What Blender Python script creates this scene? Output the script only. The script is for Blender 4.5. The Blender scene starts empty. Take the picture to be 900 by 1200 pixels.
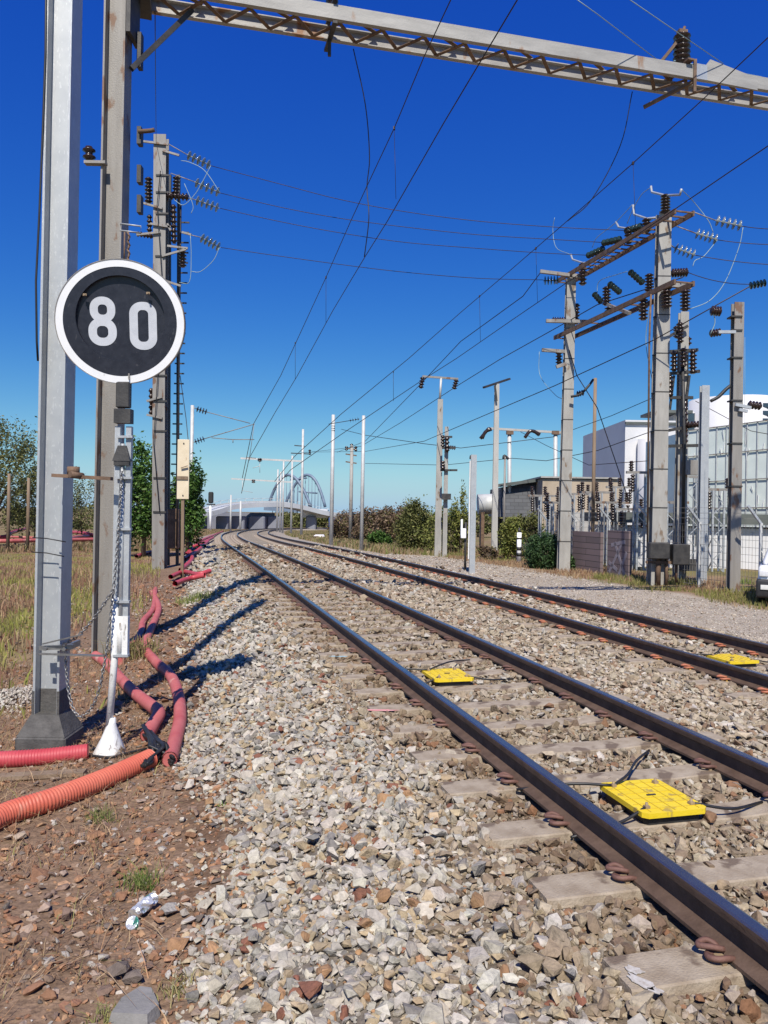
import bpy, math, random
import numpy as np
from mathutils import Vector, Matrix
random.seed(7); RNG = np.random.default_rng(11)
SC = bpy.context.scene
COL = SC.collection
# ------------------------------------------------------------------ camera survey
F = 900.0; ROLL = 0.017; CY = 601.0; EYE = 1.6
def ray(px, py):
    a = px - 450; b = CY - py
    return (a*math.cos(ROLL) - b*math.sin(ROLL))/F, (b*math.cos(ROLL) + a*math.sin(ROLL))/F
def at(px, py, d):
    u, v = ray(px, py)
    return Vector((u*d, d, EYE + v*d))
cam_d = bpy.data.cameras.new('camera'); cam = bpy.data.objects.new('camera', cam_d); COL.objects.link(cam)
cam_d.sensor_fit = 'VERTICAL'; cam_d.sensor_height = 36; cam_d.lens = 27; cam_d.clip_end = 6000; cam_d.clip_start = .05
cam.matrix_world = Matrix.Translation((0, 0, EYE)) @ Matrix.Rotation(math.pi/2 + 1/900, 4, 'X') @ Matrix.Rotation(ROLL, 4, 'Z')
SC.camera = cam
# ------------------------------------------------------------------ track alignment (plan curve, gentle descent)
def heading(s):
    if s < 28: return -14.6
    if s < 300: return -14.6 + (s-28)*0.068
    return -14.6 + 272*0.068
def grade(s):
    if s < 16: return 0.0
    if s < 45: return -(s-16)/29*0.017
    if s < 300: return -0.0175
    return 0.0
SS = np.arange(-12, 640, 0.5)
PX = np.zeros(len(SS)); PY = np.zeros(len(SS)); PZ = np.zeros(len(SS)); PH = np.array([math.radians(heading(s)) for s in SS])
i0 = int(np.where(SS == 0)[0][0])
PX[i0] = 3.05; PY[i0] = 0
for i in range(i0, len(SS)-1):
    PX[i+1] = PX[i] + .5*math.sin(PH[i]); PY[i+1] = PY[i] + .5*math.cos(PH[i]); PZ[i+1] = PZ[i] + .5*grade(SS[i])
for i in range(i0, 0, -1):
    PX[i-1] = PX[i] - .5*math.sin(PH[i]); PY[i-1] = PY[i] - .5*math.cos(PH[i])
def path(s, t=0.0):
    h = np.interp(s, SS, PH)
    return np.interp(s, SS, PX) + t*np.cos(h), np.interp(s, SS, PY) - t*np.sin(h)
def railz(s): return np.interp(s, SS, PZ)
def st_of(x, y):
    x = np.atleast_1d(x).astype(float); y = np.atleast_1d(y).astype(float)
    s = np.clip(y/0.97, -12, 600)
    for _ in range(25):
        h = np.interp(s, SS, PH)
        dx = x - np.interp(s, SS, PX); dy = y - np.interp(s, SS, PY)
        ds = dx*np.sin(h) + dy*np.cos(h)
        s = np.clip(s + .7*ds, -12, 639)
    h = np.interp(s, SS, PH)
    t = (x - np.interp(s, SS, PX))*np.cos(h) - (y - np.interp(s, SS, PY))*np.sin(h)
    return s, t
TPTS = np.array([-400,-60,-14,-6, -3.9, -2.9, -2.1, -1.5, -1.0, 1.0, 1.7, 2.3, 2.9, 3.1, 5.1, 5.7, 6.6, 9.5, 12, 60, 400.])
TZ   = np.array([-1.2,-.9,-.62,-.55,-.50, -.45, -.24,-.212,-.213,-.213,-.225,-.30,-.29,-.28,-.28,-.34,-.42,-.46,-.46,-.8,-1.2])
def vnoise(x, y, sc, seed=0):
    x = np.asarray(x)/sc; y = np.asarray(y)/sc
    xi = np.floor(x).astype(np.int64); yi = np.floor(y).astype(np.int64)
    fx = x-xi; fy = y-yi; fx = fx*fx*(3-2*fx); fy = fy*fy*(3-2*fy)
    def h(a, b):
        n = (a*374761393 + b*668265263 + seed*974711) & 0x7fffffff
        n = ((n ^ (n >> 13))*1274126177) & 0x7fffffff
        return ((n ^ (n >> 16)) & 0xffff)/65535.0
    return (h(xi,yi)*(1-fx)+h(xi+1,yi)*fx)*(1-fy) + (h(xi,yi+1)*(1-fx)+h(xi+1,yi+1)*fx)*fy
def gz(x, y):
    s, t = st_of(x, y)
    z = railz(s) + np.interp(t, TPTS, TZ)
    amp = np.interp(t, [-8, -3.2, -2.2, 6, 8, 14], [.10, .05, .012, .012, .03, .1])
    return z + amp*(vnoise(x, y, 1.1, 1) - .5 + .5*(vnoise(x, y, .35, 2) - .5))
def gzf(x, y): return float(gz(x, y)[0])
def onground(px, py, dz=0.0):
    u, v = ray(px, py); d = (-.45 - EYE)/v
    for _ in range(30):
        z = gzf(u*d, d) + dz
        d = .5*d + .5*min(400, max(1, (z-EYE)/v))
    return Vector((u*d, d, z))
def foot(px, d):
    """ground point below the picture column px at distance d (for the foot of a mast)"""
    u, v = ray(px, 640)
    for _ in range(4):
        z = gzf(u*d, d)
        py = CY - F*(z-EYE)/d
        u, v = ray(px, py)
    return Vector((u*d, d, gzf(u*d, d)))
# ------------------------------------------------------------------ materials
def new_mat(name):
    m = bpy.data.materials.new(name); m.use_nodes = True
    nt = m.node_tree; b = nt.nodes['Principled BSDF']; return m, nt, b
def mat(name, c1, c2=None, scale=3.0, rough=.6, metal=0.0, bump=0.0, bscale=None, detail=6, c3=None, tr=None, spec=None, stretch=None, thr=(.35,.65), spots=None):
    """noise mix of two or three own colours of the material, with bump"""
    m, nt, b = new_mat(name); N = nt.nodes; L = nt.links
    tc = N.new('ShaderNodeTexCoord'); src = tc.outputs['Object']
    if stretch:
        mp = N.new('ShaderNodeMapping'); mp.inputs['Scale'].default_value = stretch; L.new(src, mp.inputs[0]); src = mp.outputs[0]
    n = N.new('ShaderNodeTexNoise'); n.inputs['Scale'].default_value = scale; n.inputs['Detail'].default_value = detail; n.inputs['Roughness'].default_value = .65
    L.new(src, n.inputs['Vector'])
    r = N.new('ShaderNodeValToRGB'); L.new(n.outputs['Fac'], r.inputs[0])
    r.color_ramp.elements[0].position = thr[0]; r.color_ramp.elements[1].position = thr[1]
    r.color_ramp.elements[0].color = (*c1, 1); r.color_ramp.elements[1].color = (*(c2 or c1), 1)
    if c3:
        e = r.color_ramp.elements.new(min(.95, thr[1]+.12)); e.color = (*c3, 1)
    out = r.outputs[0]
    if spots:
        n3 = N.new('ShaderNodeTexNoise'); n3.inputs['Scale'].default_value = spots[1]; n3.inputs['Detail'].default_value = 8
        mp3 = N.new('ShaderNodeMapping'); mp3.inputs['Scale'].default_value = (1, 1, .4); L.new(tc.outputs['Object'], mp3.inputs[0]); L.new(mp3.outputs[0], n3.inputs['Vector'])
        r3 = N.new('ShaderNodeValToRGB'); r3.color_ramp.elements[0].position = spots[2]; r3.color_ramp.elements[1].position = spots[2]+.06
        L.new(n3.outputs['Fac'], r3.inputs[0])
        mx = N.new('ShaderNodeMixRGB'); mx.inputs[2].default_value = (*spots[0], 1); L.new(r3.outputs[0], mx.inputs[0]); L.new(out, mx.inputs[1]); out = mx.outputs[0]
    L.new(out, b.inputs['Base Color'])
    b.inputs['Roughness'].default_value = rough; b.inputs['Metallic'].default_value = metal
    if spec is not None: b.inputs['Specular IOR Level'].default_value = spec
    if bump:
        n2 = N.new('ShaderNodeTexNoise'); n2.inputs['Scale'].default_value = bscale or scale*6; n2.inputs['Detail'].default_value = 8
        L.new(tc.outputs['Object'], n2.inputs['Vector'])
        bp = N.new('ShaderNodeBump'); bp.inputs['Strength'].default_value = min(1, bump); bp.inputs['Distance'].default_value = .01*max(1, bump)
        L.new(n2.outputs['Fac'], bp.inputs['Height']); L.new(bp.outputs[0], b.inputs['Normal'])
    if tr: b.inputs['Transmission Weight'].default_value = tr
    return m
def mat_attr(name, rough=.9, bump=.4, bscale=40, mscale=25, mlo=.7, mhi=1.25, trans=0.0, spec=.3):
    """colour comes from a per-face / per-vertex attribute 'tint' (each stone's or leaf's own colour) with fine mottling"""
    m, nt, b = new_mat(name); N = nt.nodes; L = nt.links
    a = N.new('ShaderNodeAttribute'); a.attribute_name = 'tint'
    tc = N.new('ShaderNodeTexCoord')
    n = N.new('ShaderNodeTexNoise'); n.inputs['Scale'].default_value = mscale; n.inputs['Detail'].default_value = 7; n.inputs['Roughness'].default_value = .7
    L.new(tc.outputs['Object'], n.inputs['Vector'])
    mr = N.new('ShaderNodeMapRange'); mr.inputs[1].default_value = .3; mr.inputs[2].default_value = .7; mr.inputs[3].default_value = mlo; mr.inputs[4].default_value = mhi
    L.new(n.outputs['Fac'], mr.inputs[0])
    mx = N.new('ShaderNodeVectorMath'); mx.operation = 'SCALE'; L.new(a.outputs['Color'], mx.inputs[0]); L.new(mr.outputs[0], mx.inputs['Scale'])
    L.new(mx.outputs[0], b.inputs['Base Color']); b.inputs['Roughness'].default_value = rough; b.inputs['Specular IOR Level'].default_value = spec
    if bump:
        n2 = N.new('ShaderNodeTexNoise'); n2.inputs['Scale'].default_value = bscale; n2.inputs['Detail'].default_value = 6
        L.new(tc.outputs['Object'], n2.inputs['Vector'])
        bp = N.new('ShaderNodeBump'); bp.inputs['Strength'].default_value = bump; bp.inputs['Distance'].default_value = .02
        L.new(n2.outputs['Fac'], bp.inputs['Height']); L.new(bp.outputs[0], b.inputs['Normal'])
    if trans:
        tl = N.new('ShaderNodeBsdfTranslucent'); L.new(mx.outputs[0], tl.inputs[0])
        ms = N.new('ShaderNodeMixShader'); ms.inputs[0].default_value = trans
        L.new(b.outputs[0], ms.inputs[1]); L.new(tl.outputs[0], ms.inputs[2]); L.new(ms.outputs[0], N['Material Output'].inputs[0])
    return m
M = {}
M['galv'] = mat('galvanised_steel', (.37,.39,.41), (.44,.46,.47), 5, .45, .3, .25, 220, spots=((.50,.52,.53), 60, .60))
M['galv_far'] = mat('weathered_galvanised', (.42,.43,.43), (.55,.55,.53), 2, .55, .1, .1, 60)
M['galv_rust'] = mat('weathered_steel', (.20,.187,.172), (.28,.265,.245), 4, .6, .15, .4, 60, stretch=(1,1,.12), spots=((.17,.10,.065), 5, .58))
M['rusty'] = mat('rusty_steel', (.10,.062,.04), (.20,.125,.08), 5, .75, .1, .4, 60, c3=(.30,.20,.13))
M['beam'] = mat('beam_steel', (.28,.27,.25), (.40,.385,.355), 3, .6, .1, .35, 50, stretch=(.4,.4,2), spots=((.27,.15,.08), 3.0, .60))
M['darksteel'] = mat('dark_steel', (.035,.034,.034), (.07,.066,.062), 6, .55, .3, .2, 60)
M['concrete'] = mat('pole_concrete', (.27,.26,.24), (.37,.36,.335), 3, .85, 0, .4, 60, stretch=(1,1,.25), spots=((.19,.14,.10), 4, .60))
M['concrete_pale'] = mat('pale_concrete', (.36,.35,.33), (.45,.44,.41), 2.5, .85, 0, .3, 50, stretch=(1,1,.25))
M['sleeper'] = mat('sleeper_concrete', (.26,.205,.145), (.37,.31,.235), 7, .9, 0, .6, 90, spots=((.15,.11,.078), 5, .55))
M['footing'] = mat('tarred_footing', (.055,.052,.05), (.10,.095,.09), 9, .8, 0, .7, 50)
M['whitepaint'] = mat('chipped_white_paint', (.66,.66,.64), (.76,.76,.74), 6, .5, 0, .25, 60, spots=((.15,.12,.10), 13, .60))
M['white'] = mat('white_paint', (.76,.76,.75), (.82,.82,.81), 4, .45)
M['white_sign'] = mat('reflective_white', (.78,.79,.80), (.83,.83,.84), 12, .4, spots=((.55,.54,.52), 30, .72))
M['navy'] = mat('black_sign_enamel', (.012,.013,.022), (.024,.026,.038), 14, .38, spots=((.05,.05,.06), 45, .66))
M['digit'] = mat('digit_grey_white', (.50,.52,.56), (.58,.60,.64), 10, .4)
M['railside'] = mat('rail_rust', (.075,.045,.03), (.125,.08,.056), 9, .7, .1, .25, 80)
M['railtop'] = mat('polished_rail_head', (.24,.23,.23), (.30,.28,.27), 6, .27, .9)
M['clip'] = mat('rusty_clip', (.11,.055,.045), (.17,.085,.065), 12, .7, .1, .3, 90)
M['clip_red'] = mat('orange_red_clip', (.36,.10,.05), (.42,.16,.09), 12, .65, 0, .2, 90)
M['insul_yellow'] = mat('yellow_clip_insulator', (.55,.34,.08), (.62,.42,.14), 9, .6)
M['tan'] = mat('tan_clip_insulator', (.24,.17,.10), (.32,.24,.15), 9, .7)
M['yellow'] = mat('yellow_plastic', (.70,.51,.015), (.76,.57,.03), 8, .5, 0, .2, 60, spots=((.42,.30,.06), 14, .60))
M['rubber'] = mat('black_rubber', (.014,.014,.014), (.03,.03,.03), 12, .55, 0, .2, 60)
M['cable'] = mat('black_cable', (.012,.012,.013), (.022,.022,.023), 12, .5)
M['wire'] = mat('copper_wire', (.025,.018,.016), (.05,.035,.03), 3, .5, .5)
M['wire_pale'] = mat('pale_green_wire', (.22,.32,.33), (.28,.38,.38), 3, .5, .2)
M['orange'] = mat('sunbleached_orange_plastic', (.50,.095,.055), (.57,.15,.09), 3, .5, 0, .1, 50, spots=((.50,.20,.13), 6, .62))
M['red'] = mat('red_duct_plastic', (.42,.04,.055), (.47,.07,.08), 3, .5, 0, .1, 50)
M['pink'] = mat('faded_pink_duct', (.40,.085,.08), (.47,.14,.125), 4, .55, 0, .15, 50, spots=((.55,.27,.22), 5, .63))
M['brown_ins'] = mat('brown_glazed_porcelain', (.022,.013,.010), (.04,.022,.017), 5, .22, 0)
M['glass_ins'] = mat('green_glass_insulator', (.014,.034,.03), (.03,.055,.05), 5, .12, 0, tr=.2)
M['clear_ins'] = mat('pale_glass_insulator', (.22,.27,.27), (.36,.40,.40), 5, .12, 0, tr=.3)
M['cream'] = mat('cream_enamel', (.62,.52,.36), (.70,.60,.44), 3, .5, spots=((.45,.33,.2), 6, .7))
M['wood'] = mat('old_wood', (.16,.11,.07), (.26,.19,.13), 5, .85, 0, .4, 60, stretch=(1,1,.1))
M['bark'] = mat('bark', (.09,.07,.05), (.16,.13,.10), 8, .95, 0, .8, 40, stretch=(1,1,.3))
M['aluminium'] = mat('crumpled_can', (.62,.63,.63), (.75,.75,.74), 9, .3, .6, .5, 40, spots=((.06,.25,.18), 25, .6))
M['slab'] = mat('grey_slab', (.17,.165,.155), (.23,.22,.21), 8, .85, 0, .4, 50)
M['building_white'] = mat('white_cladding', (.56,.56,.57), (.62,.62,.63), .4, .6)
M['building_tan'] = mat('stained_concrete_wall', (.34,.275,.20), (.44,.365,.28), .8, .9, 0, .3, 20, stretch=(1,1,.4))
M['brick_dark'] = None
def mat_brick(name, c1, c2, cm, sx=.22, sy=.075, rough=.85):
    m, nt, b = new_mat(name); N = nt.nodes; L = nt.links
    tc = N.new('ShaderNodeTexCoord'); mp = N.new('ShaderNodeMapping'); mp.inputs['Rotation'].default_value = (math.pi/2, 0, 0)
    L.new(tc.outputs['Object'], mp.inputs[0])
    br = N.new('ShaderNodeTexBrick'); br.inputs['Color1'].default_value = (*c1,1); br.inputs['Color2'].default_value = (*c2,1); br.inputs['Mortar'].default_value = (*cm,1)
    br.inputs['Scale'].default_value = 1; br.inputs['Brick Width'].default_value = sx; br.inputs['Row Height'].default_value = sy; br.inputs['Mortar Size'].default_value = .012
    L.new(mp.outputs[0], br.inputs[0]); L.new(br.outputs[0], b.inputs['Base Color']); b.inputs['Roughness'].default_value = rough
    return m
M['louver'] = mat_brick('slate_grey_blocks', (.075,.08,.088), (.10,.105,.115), (.04,.04,.045), .5, .22)
M['plank'] = mat_brick('painted_concrete_planks', (.13,.10,.10), (.19,.14,.14), (.05,.04,.04), 1.9, .22)
M['glassfacade'] = mat('frosted_glass', (.48,.54,.52), (.60,.65,.62), .5, .25, .0, spec=.6)
M['glass'] = mat('window_glass', (.03,.045,.06), (.04,.06,.08), 2, .06, 0, spec=.8)
M['darkroof'] = mat('dark_roof', (.07,.085,.08), (.11,.12,.11), 1.5, .7)
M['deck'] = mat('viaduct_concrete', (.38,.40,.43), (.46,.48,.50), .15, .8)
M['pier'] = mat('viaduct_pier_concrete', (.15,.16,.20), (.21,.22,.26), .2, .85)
M['arch'] = mat('arch_blue_grey_steel', (.12,.17,.24), (.17,.22,.29), .3, .5)
M['carwhite'] = mat('white_car_paint', (.72,.73,.74), (.76,.77,.78), 2, .25, spec=.7)
M['carblack'] = mat('black_car_plastic', (.02,.02,.022), (.035,.035,.037), 6, .5)
M['lampglass'] = mat('lamp_glass', (.5,.5,.5), (.6,.6,.6), 9, .15)
M['plate'] = mat('number_plate', (.65,.65,.62), (.72,.72,.70), 9, .4)
M['tarp'] = mat('white_tarpaulin', (.62,.58,.56), (.74,.71,.68), 2, .6, 0, .5, 6)
M['blue'] = mat('blue_container', (.03,.09,.32), (.05,.12,.40), 2, .6)
M['stone'] = mat_attr('ballast_stone', .92, .5, 55, 30, .68, 1.22)
M['ground'] = mat_attr('soil_and_gravel', .97, .9, 30, 22, .5, 1.35, spec=.1)
M['leaf'] = mat_attr('foliage', .65, 0, 1, 3, .8, 1.2, trans=.3, spec=.3)
M['blade'] = mat_attr('grass_blade', .8, 0, 1, 3, .85, 1.15, trans=.25, spec=.15)
M['box_grey'] = mat('grey_enamel_box', (.42,.42,.42), (.5,.5,.5), 5, .5)
M['chain'] = mat('galvanised_chain', (.22,.22,.22), (.32,.31,.30), 20, .4, .7)
M['pinkmark'] = mat('pink_marker_paint', (.70,.26,.26), (.62,.34,.32), 18, .8)
M['whitemark'] = mat('white_marker_paint', (.52,.50,.47), (.36,.32,.27), 45, .8)
M['bluemark'] = mat('pale_blue_marker_paint', (.22,.42,.50), (.35,.45,.48), 25, .8)
# ------------------------------------------------------------------ mesh builder
class MB:
    def __init__(s): s.v = []; s.f = []; s.sm = []
    def add(s, vs, fs, smooth=False):
        o = len(s.v); s.v += [tuple(v) for v in vs]; s.f += [tuple(o+i for i in f) for f in fs]; s.sm += [smooth]*len(fs); return s
    def box(s, c, size, rz=0.0, bev=0.0):
        c = Vector(c); x, y, z = [a/2 for a in size]; ca, sa = math.cos(rz), math.sin(rz)
        def P(a, b, d): return (c.x + a*ca - b*sa, c.y + a*sa + b*ca, c.z + d)
        if bev:
            e = min(bev, x*.9, y*.9, z*.9)
            vs = []
            for zz, k in ((-z, e), (-z+e, 0), (z-e, 0), (z, e)):
                X, Y = x-k, y-k; q = e
                vs += [P(-X+q,-Y,zz),P(X-q,-Y,zz),P(X,-Y+q,zz),P(X,Y-q,zz),P(X-q,Y,zz),P(-X+q,Y,zz),P(-X,Y-q,zz),P(-X,-Y+q,zz)]
            fs = [tuple(range(7,-1,-1)), tuple(range(24,32))]
            for l in range(3):
                for i in range(8): j = (i+1) % 8; fs.append((l*8+i, l*8+j, l*8+8+j, l*8+8+i))
            return s.add(vs, fs)
        vs = [P(-x,-y,-z),P(x,-y,-z),P(x,y,-z),P(-x,y,-z),P(-x,-y,z),P(x,-y,z),P(x,y,z),P(-x,y,z)]
        return s.add(vs, [(3,2,1,0),(4,5,6,7),(0,1,5,4),(1,2,6,5),(2,3,7,6),(3,0,4,7)])
    def bar(s, a, b, w, h, up=(0,0,1)):
        """rectangular bar from a to b, w across, h along 'up'"""
        a = Vector(a); b = Vector(b); d = (b-a).normalized(); up = Vector(up)
        if abs(d.dot(up)) > .98: up = Vector((0,1,0))
        r = d.cross(up).normalized(); u = r.cross(d)
        vs = []
        for p in (a, b):
            for i, j in ((-1,-1),(1,-1),(1,1),(-1,1)): vs.append(p + r*i*w/2 + u*j*h/2)
        return s.add(vs, [(0,1,2,3),(7,6,5,4),(0,4,5,1),(1,5,6,2),(2,6,7,3),(3,7,4,0)])
    def prof(s, poly, a, b, right=(1,0,0), fwd=(0,1,0), scale_b=1.0):
        """extrude a 2-D polygon from a to b"""
        a = Vector(a); b = Vector(b); r = Vector(right); f = Vector(fwd); n = len(poly)
        vs = [a + r*p[0] + f*p[1] for p in poly] + [b + (r*p[0] + f*p[1])*scale_b for p in poly]
        fs = [tuple(range(n-1,-1,-1)), tuple(range(n,2*n))] + [(i, (i+1)%n, n+(i+1)%n, n+i) for i in range(n)]
        return s.add(vs, fs)
    def tube(s, pts, r, n=8, caps=True, smooth=True, closed=False):
        pts = [Vector(p) for p in pts]; m = len(pts); rs = r if hasattr(r, '__len__') else [r]*m
        vs = []; ref = None
        for i, p in enumerate(pts):
            if closed: t = pts[(i+1) % m] - pts[i-1]
            else: t = pts[min(i+1, m-1)] - pts[max(i-1, 0)]
            t.normalize()
            if ref is None:
                ref = Vector((0,0,1)) if abs(t.z) < .9 else Vector((1,0,0))
            u = t.cross(ref); 
            if u.length < 1e-5: u = t.orthogonal()
            u.normalize(); w = u.cross(t); ref = w
            for k in range(n):
                a = 2*math.pi*k/n; vs.append(p + (u*math.cos(a) + w*math.sin(a))*rs[i])
        fs = []
        for i in range(m if closed else m-1):
            for k in range(n):
                a, b = i*n+k, i*n+(k+1)%n; c, d = ((i+1)%m)*n+(k+1)%n, ((i+1)%m)*n+k
                fs.append((a, b, c, d))
        s.add(vs, fs, smooth)
        if caps and not closed:
            o = len(s.v) - len(vs)
            s.f.append(tuple(range(o+n-1, o-1, -1))); s.f.append(tuple(range(o+(m-1)*n, o+m*n))); s.sm += [False, False]
        return s
    def lathe(s, prof, a, b, n=14, smooth=True):
        """prof = [(fraction along a->b, radius)]"""
        a = Vector(a); b = Vector(b); d = (b-a); t = d.normalized(); u = t.orthogonal().normalized(); w = t.cross(u)
        vs = []
        for q, r in prof:
            for k in range(n):
                an = 2*math.pi*k/n; vs.append(a + d*q + (u*math.cos(an) + w*math.sin(an))*max(r, 1e-4))
        fs = []
        for i in range(len(prof)-1):
            for k in range(n): fs.append((i*n+k, i*n+(k+1)%n, (i+1)*n+(k+1)%n, (i+1)*n+k))
        s.add(vs, fs, smooth)
        o = len(s.v)-len(vs); s.f.append(tuple(range(o+n-1,o-1,-1))); s.f.append(tuple(range(o+(len(prof)-1)*n, o+len(prof)*n))); s.sm += [False]*2
        return s
    def build(s, name, m, parent=None, loc=None, world=True):
        off = Vector((0,0,0))
        if parent is not None and world:
            root = parent
            while root.parent: root = root.parent
            off = root.location
        if parent is None and loc is not None and world: off = Vector(loc)
        off = Vector(off)
        me = bpy.data.meshes.new(name)
        me.from_pydata([(x-off.x, y-off.y, z-off.z) for x, y, z in s.v] if off.length else s.v, [], s.f)
        me.polygons.foreach_set('use_smooth', s.sm)
        me.materials.append(m); me.update()
        o = bpy.data.objects.new(name, me); COL.objects.link(o)
        if parent is not None: o.parent = parent
        elif loc is not None: o.location = loc
        return o
def thing(name, label, cat, loc, group=None, rz=0.0):
    o = bpy.data.objects.new(name, None); COL.objects.link(o); o.location = loc; o.rotation_euler = (0,0,rz)
    o.empty_display_size = .2
    o.matrix_world = Matrix.Translation(loc) @ Matrix.Rotation(rz, 4, 'Z')
    return tag(o, label, cat, group)
def tag(o, label, cat=None, group=None, kind=None):
    if label: o['label'] = label
    if cat: o['category'] = cat
    if group: o['group'] = group
    if kind: o['kind'] = kind
    return o
def copy_tree(o, parent=None):
    c = o.copy(); COL.objects.link(c); c.parent = parent
    for ch in list(o.children): copy_tree(ch, c)
    return c
def big_mesh(name, V, Fc, m, tint=None, smooth=False, domain='FACE', kind=None, label=None, cat=None):
    me = bpy.data.meshes.new(name); nv = len(V); k = Fc.shape[1]; nf = len(Fc)
    me.vertices.add(nv); me.vertices.foreach_set('co', V.astype(np.float32).ravel())
    me.loops.add(nf*k); me.loops.foreach_set('vertex_index', Fc.astype(np.int32).ravel())
    me.polygons.add(nf); me.polygons.foreach_set('loop_start', (np.arange(nf)*k).astype(np.int32))
    me.polygons.foreach_set('use_smooth', np.full(nf, smooth))
    me.update(calc_edges=True); me.validate()
    if tint is not None:
        a = me.attributes.new('tint', 'FLOAT_COLOR', domain)
        t4 = np.ones((len(tint), 4), np.float32); t4[:, :3] = tint; a.data.foreach_set('color', t4.ravel())
    me.materials.append(m)
    o = bpy.data.objects.new(name, me); COL.objects.link(o)
    tag(o, label, cat, None, kind); return o
def smooth_path(pts, n=8):
    pts = [Vector(p) for p in pts]; P = [pts[0]*2-pts[1]] + pts + [pts[-1]*2-pts[-2]]; out = []
    for i in range(1, len(P)-2):
        p0, p1, p2, p3 = P[i-1], P[i], P[i+1], P[i+2]
        for j in range(n):
            t = j/n
            out.append(.5*((2*p1) + (p2-p0)*t + (2*p0-5*p1+4*p2-p3)*t*t + (3*p1-p0-3*p2+p3)*t**3))
    out.append(pts[-1]); return out
H_SEC = lambda w, d, tf, tw: [(-w/2,-d/2),(-w/2+tf,-d/2),(-w/2+tf,-tw/2),(w/2-tf,-tw/2),(w/2-tf,-d/2),(w/2,-d/2),(w/2,d/2),(w/2-tf,d/2),(w/2-tf,tw/2),(-w/2+tf,tw/2),(-w/2+tf,d/2),(-w/2,d/2)]
def rect(w, d, c=0.0):
    if not c: return [(-w/2,-d/2),(w/2,-d/2),(w/2,d/2),(-w/2,d/2)]
    return [(-w/2+c,-d/2),(w/2-c,-d/2),(w/2,-d/2+c),(w/2,d/2-c),(w/2-c,d/2),(-w/2+c,d/2),(-w/2,d/2-c),(-w/2,-d/2+c)]
# ------------------------------------------------------------------ sky and sun
w = bpy.data.worlds.new('World'); SC.world = w; w.use_nodes = True
nt = w.node_tree; bg = nt.nodes['Background']
sky = nt.nodes.new('ShaderNodeTexSky'); sky.sky_type = 'NISHITA'; sky.sun_disc = False
SUN_EL = math.radians(50); SUN_AZ = math.radians(183.5)
sky.sun_elevation = SUN_EL; sky.sun_rotation = SUN_AZ; sky.altitude = 50; sky.air_density = 1.0; sky.dust_density = .2; sky.ozone_density = 3.0
hs = nt.nodes.new('ShaderNodeHueSaturation'); hs.inputs['Saturation'].default_value = 1.25; hs.inputs['Value'].default_value = 1.0; hs.inputs['Hue'].default_value = .512
nt.links.new(sky.outputs[0], hs.inputs['Color'])
sep = nt.nodes.new('ShaderNodeSeparateColor'); cmb = nt.nodes.new('ShaderNodeCombineColor'); nt.links.new(hs.outputs[0], sep.inputs[0])
for ch, (pw_, g_) in enumerate(((1.37, -.37), (1.10, -.14), (.5, -.17))):       # colour grade: deep polarised blue
    m1 = nt.nodes.new('ShaderNodeMath'); m1.operation = 'MULTIPLY'; m1.inputs[1].default_value = .1011
    m2 = nt.nodes.new('ShaderNodeMath'); m2.operation = 'POWER'; m2.inputs[1].default_value = pw_
    m3 = nt.nodes.new('ShaderNodeMath'); m3.operation = 'MULTIPLY'; m3.inputs[1].default_value = math.exp(g_)/.1011
    nt.links.new(sep.outputs[ch], m1.inputs[0]); nt.links.new(m1.outputs[0], m2.inputs[0]); nt.links.new(m2.outputs[0], m3.inputs[0]); nt.links.new(m3.outputs[0], cmb.inputs[ch])
tcw = nt.nodes.new('ShaderNodeTexCoord'); sx = nt.nodes.new('ShaderNodeSeparateXYZ'); nt.links.new(tcw.outputs['Generated'], sx.inputs[0])
q1 = nt.nodes.new('ShaderNodeMath'); q1.operation = 'SUBTRACT'; q1.use_clamp = True; q1.inputs[0].default_value = 1.0; nt.links.new(sx.outputs['Z'], q1.inputs[1])
q2 = nt.nodes.new('ShaderNodeMath'); q2.operation = 'POWER'; q2.inputs[1].default_value = 19; nt.links.new(q1.outputs[0], q2.inputs[0])
mxw = nt.nodes.new('ShaderNodeMixRGB'); nt.links.new(q2.outputs[0], mxw.inputs[0]); nt.links.new(cmb.outputs[0], mxw.inputs[1]); mxw.inputs[2].default_value = (.37/.1011, .565/.1011, .76/.1011, 1)   # pale haze low over the horizon
nt.links.new(mxw.outputs[0], bg.inputs[0]); bg.inputs[1].default_value = .085
sd = bpy.data.lights.new('sun', 'SUN'); sd.energy = 5.0; sd.angle = math.radians(.53); sd.color = (1.0, .935, .83)
so = bpy.data.objects.new('sun', sd); COL.objects.link(so)
dirv = Vector((-math.sin(SUN_AZ)*math.cos(SUN_EL), -math.cos(SUN_AZ)*math.cos(SUN_EL), -math.sin(SUN_EL)))
so.rotation_euler = dirv.to_track_quat('-Z', 'Y').to_euler(); so.location = (0, -20, 30)
SC.view_settings.view_transform = 'Standard'; SC.view_settings.look = 'None'; SC.view_settings.exposure = 0.25; SC.view_settings.gamma = 1
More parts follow.
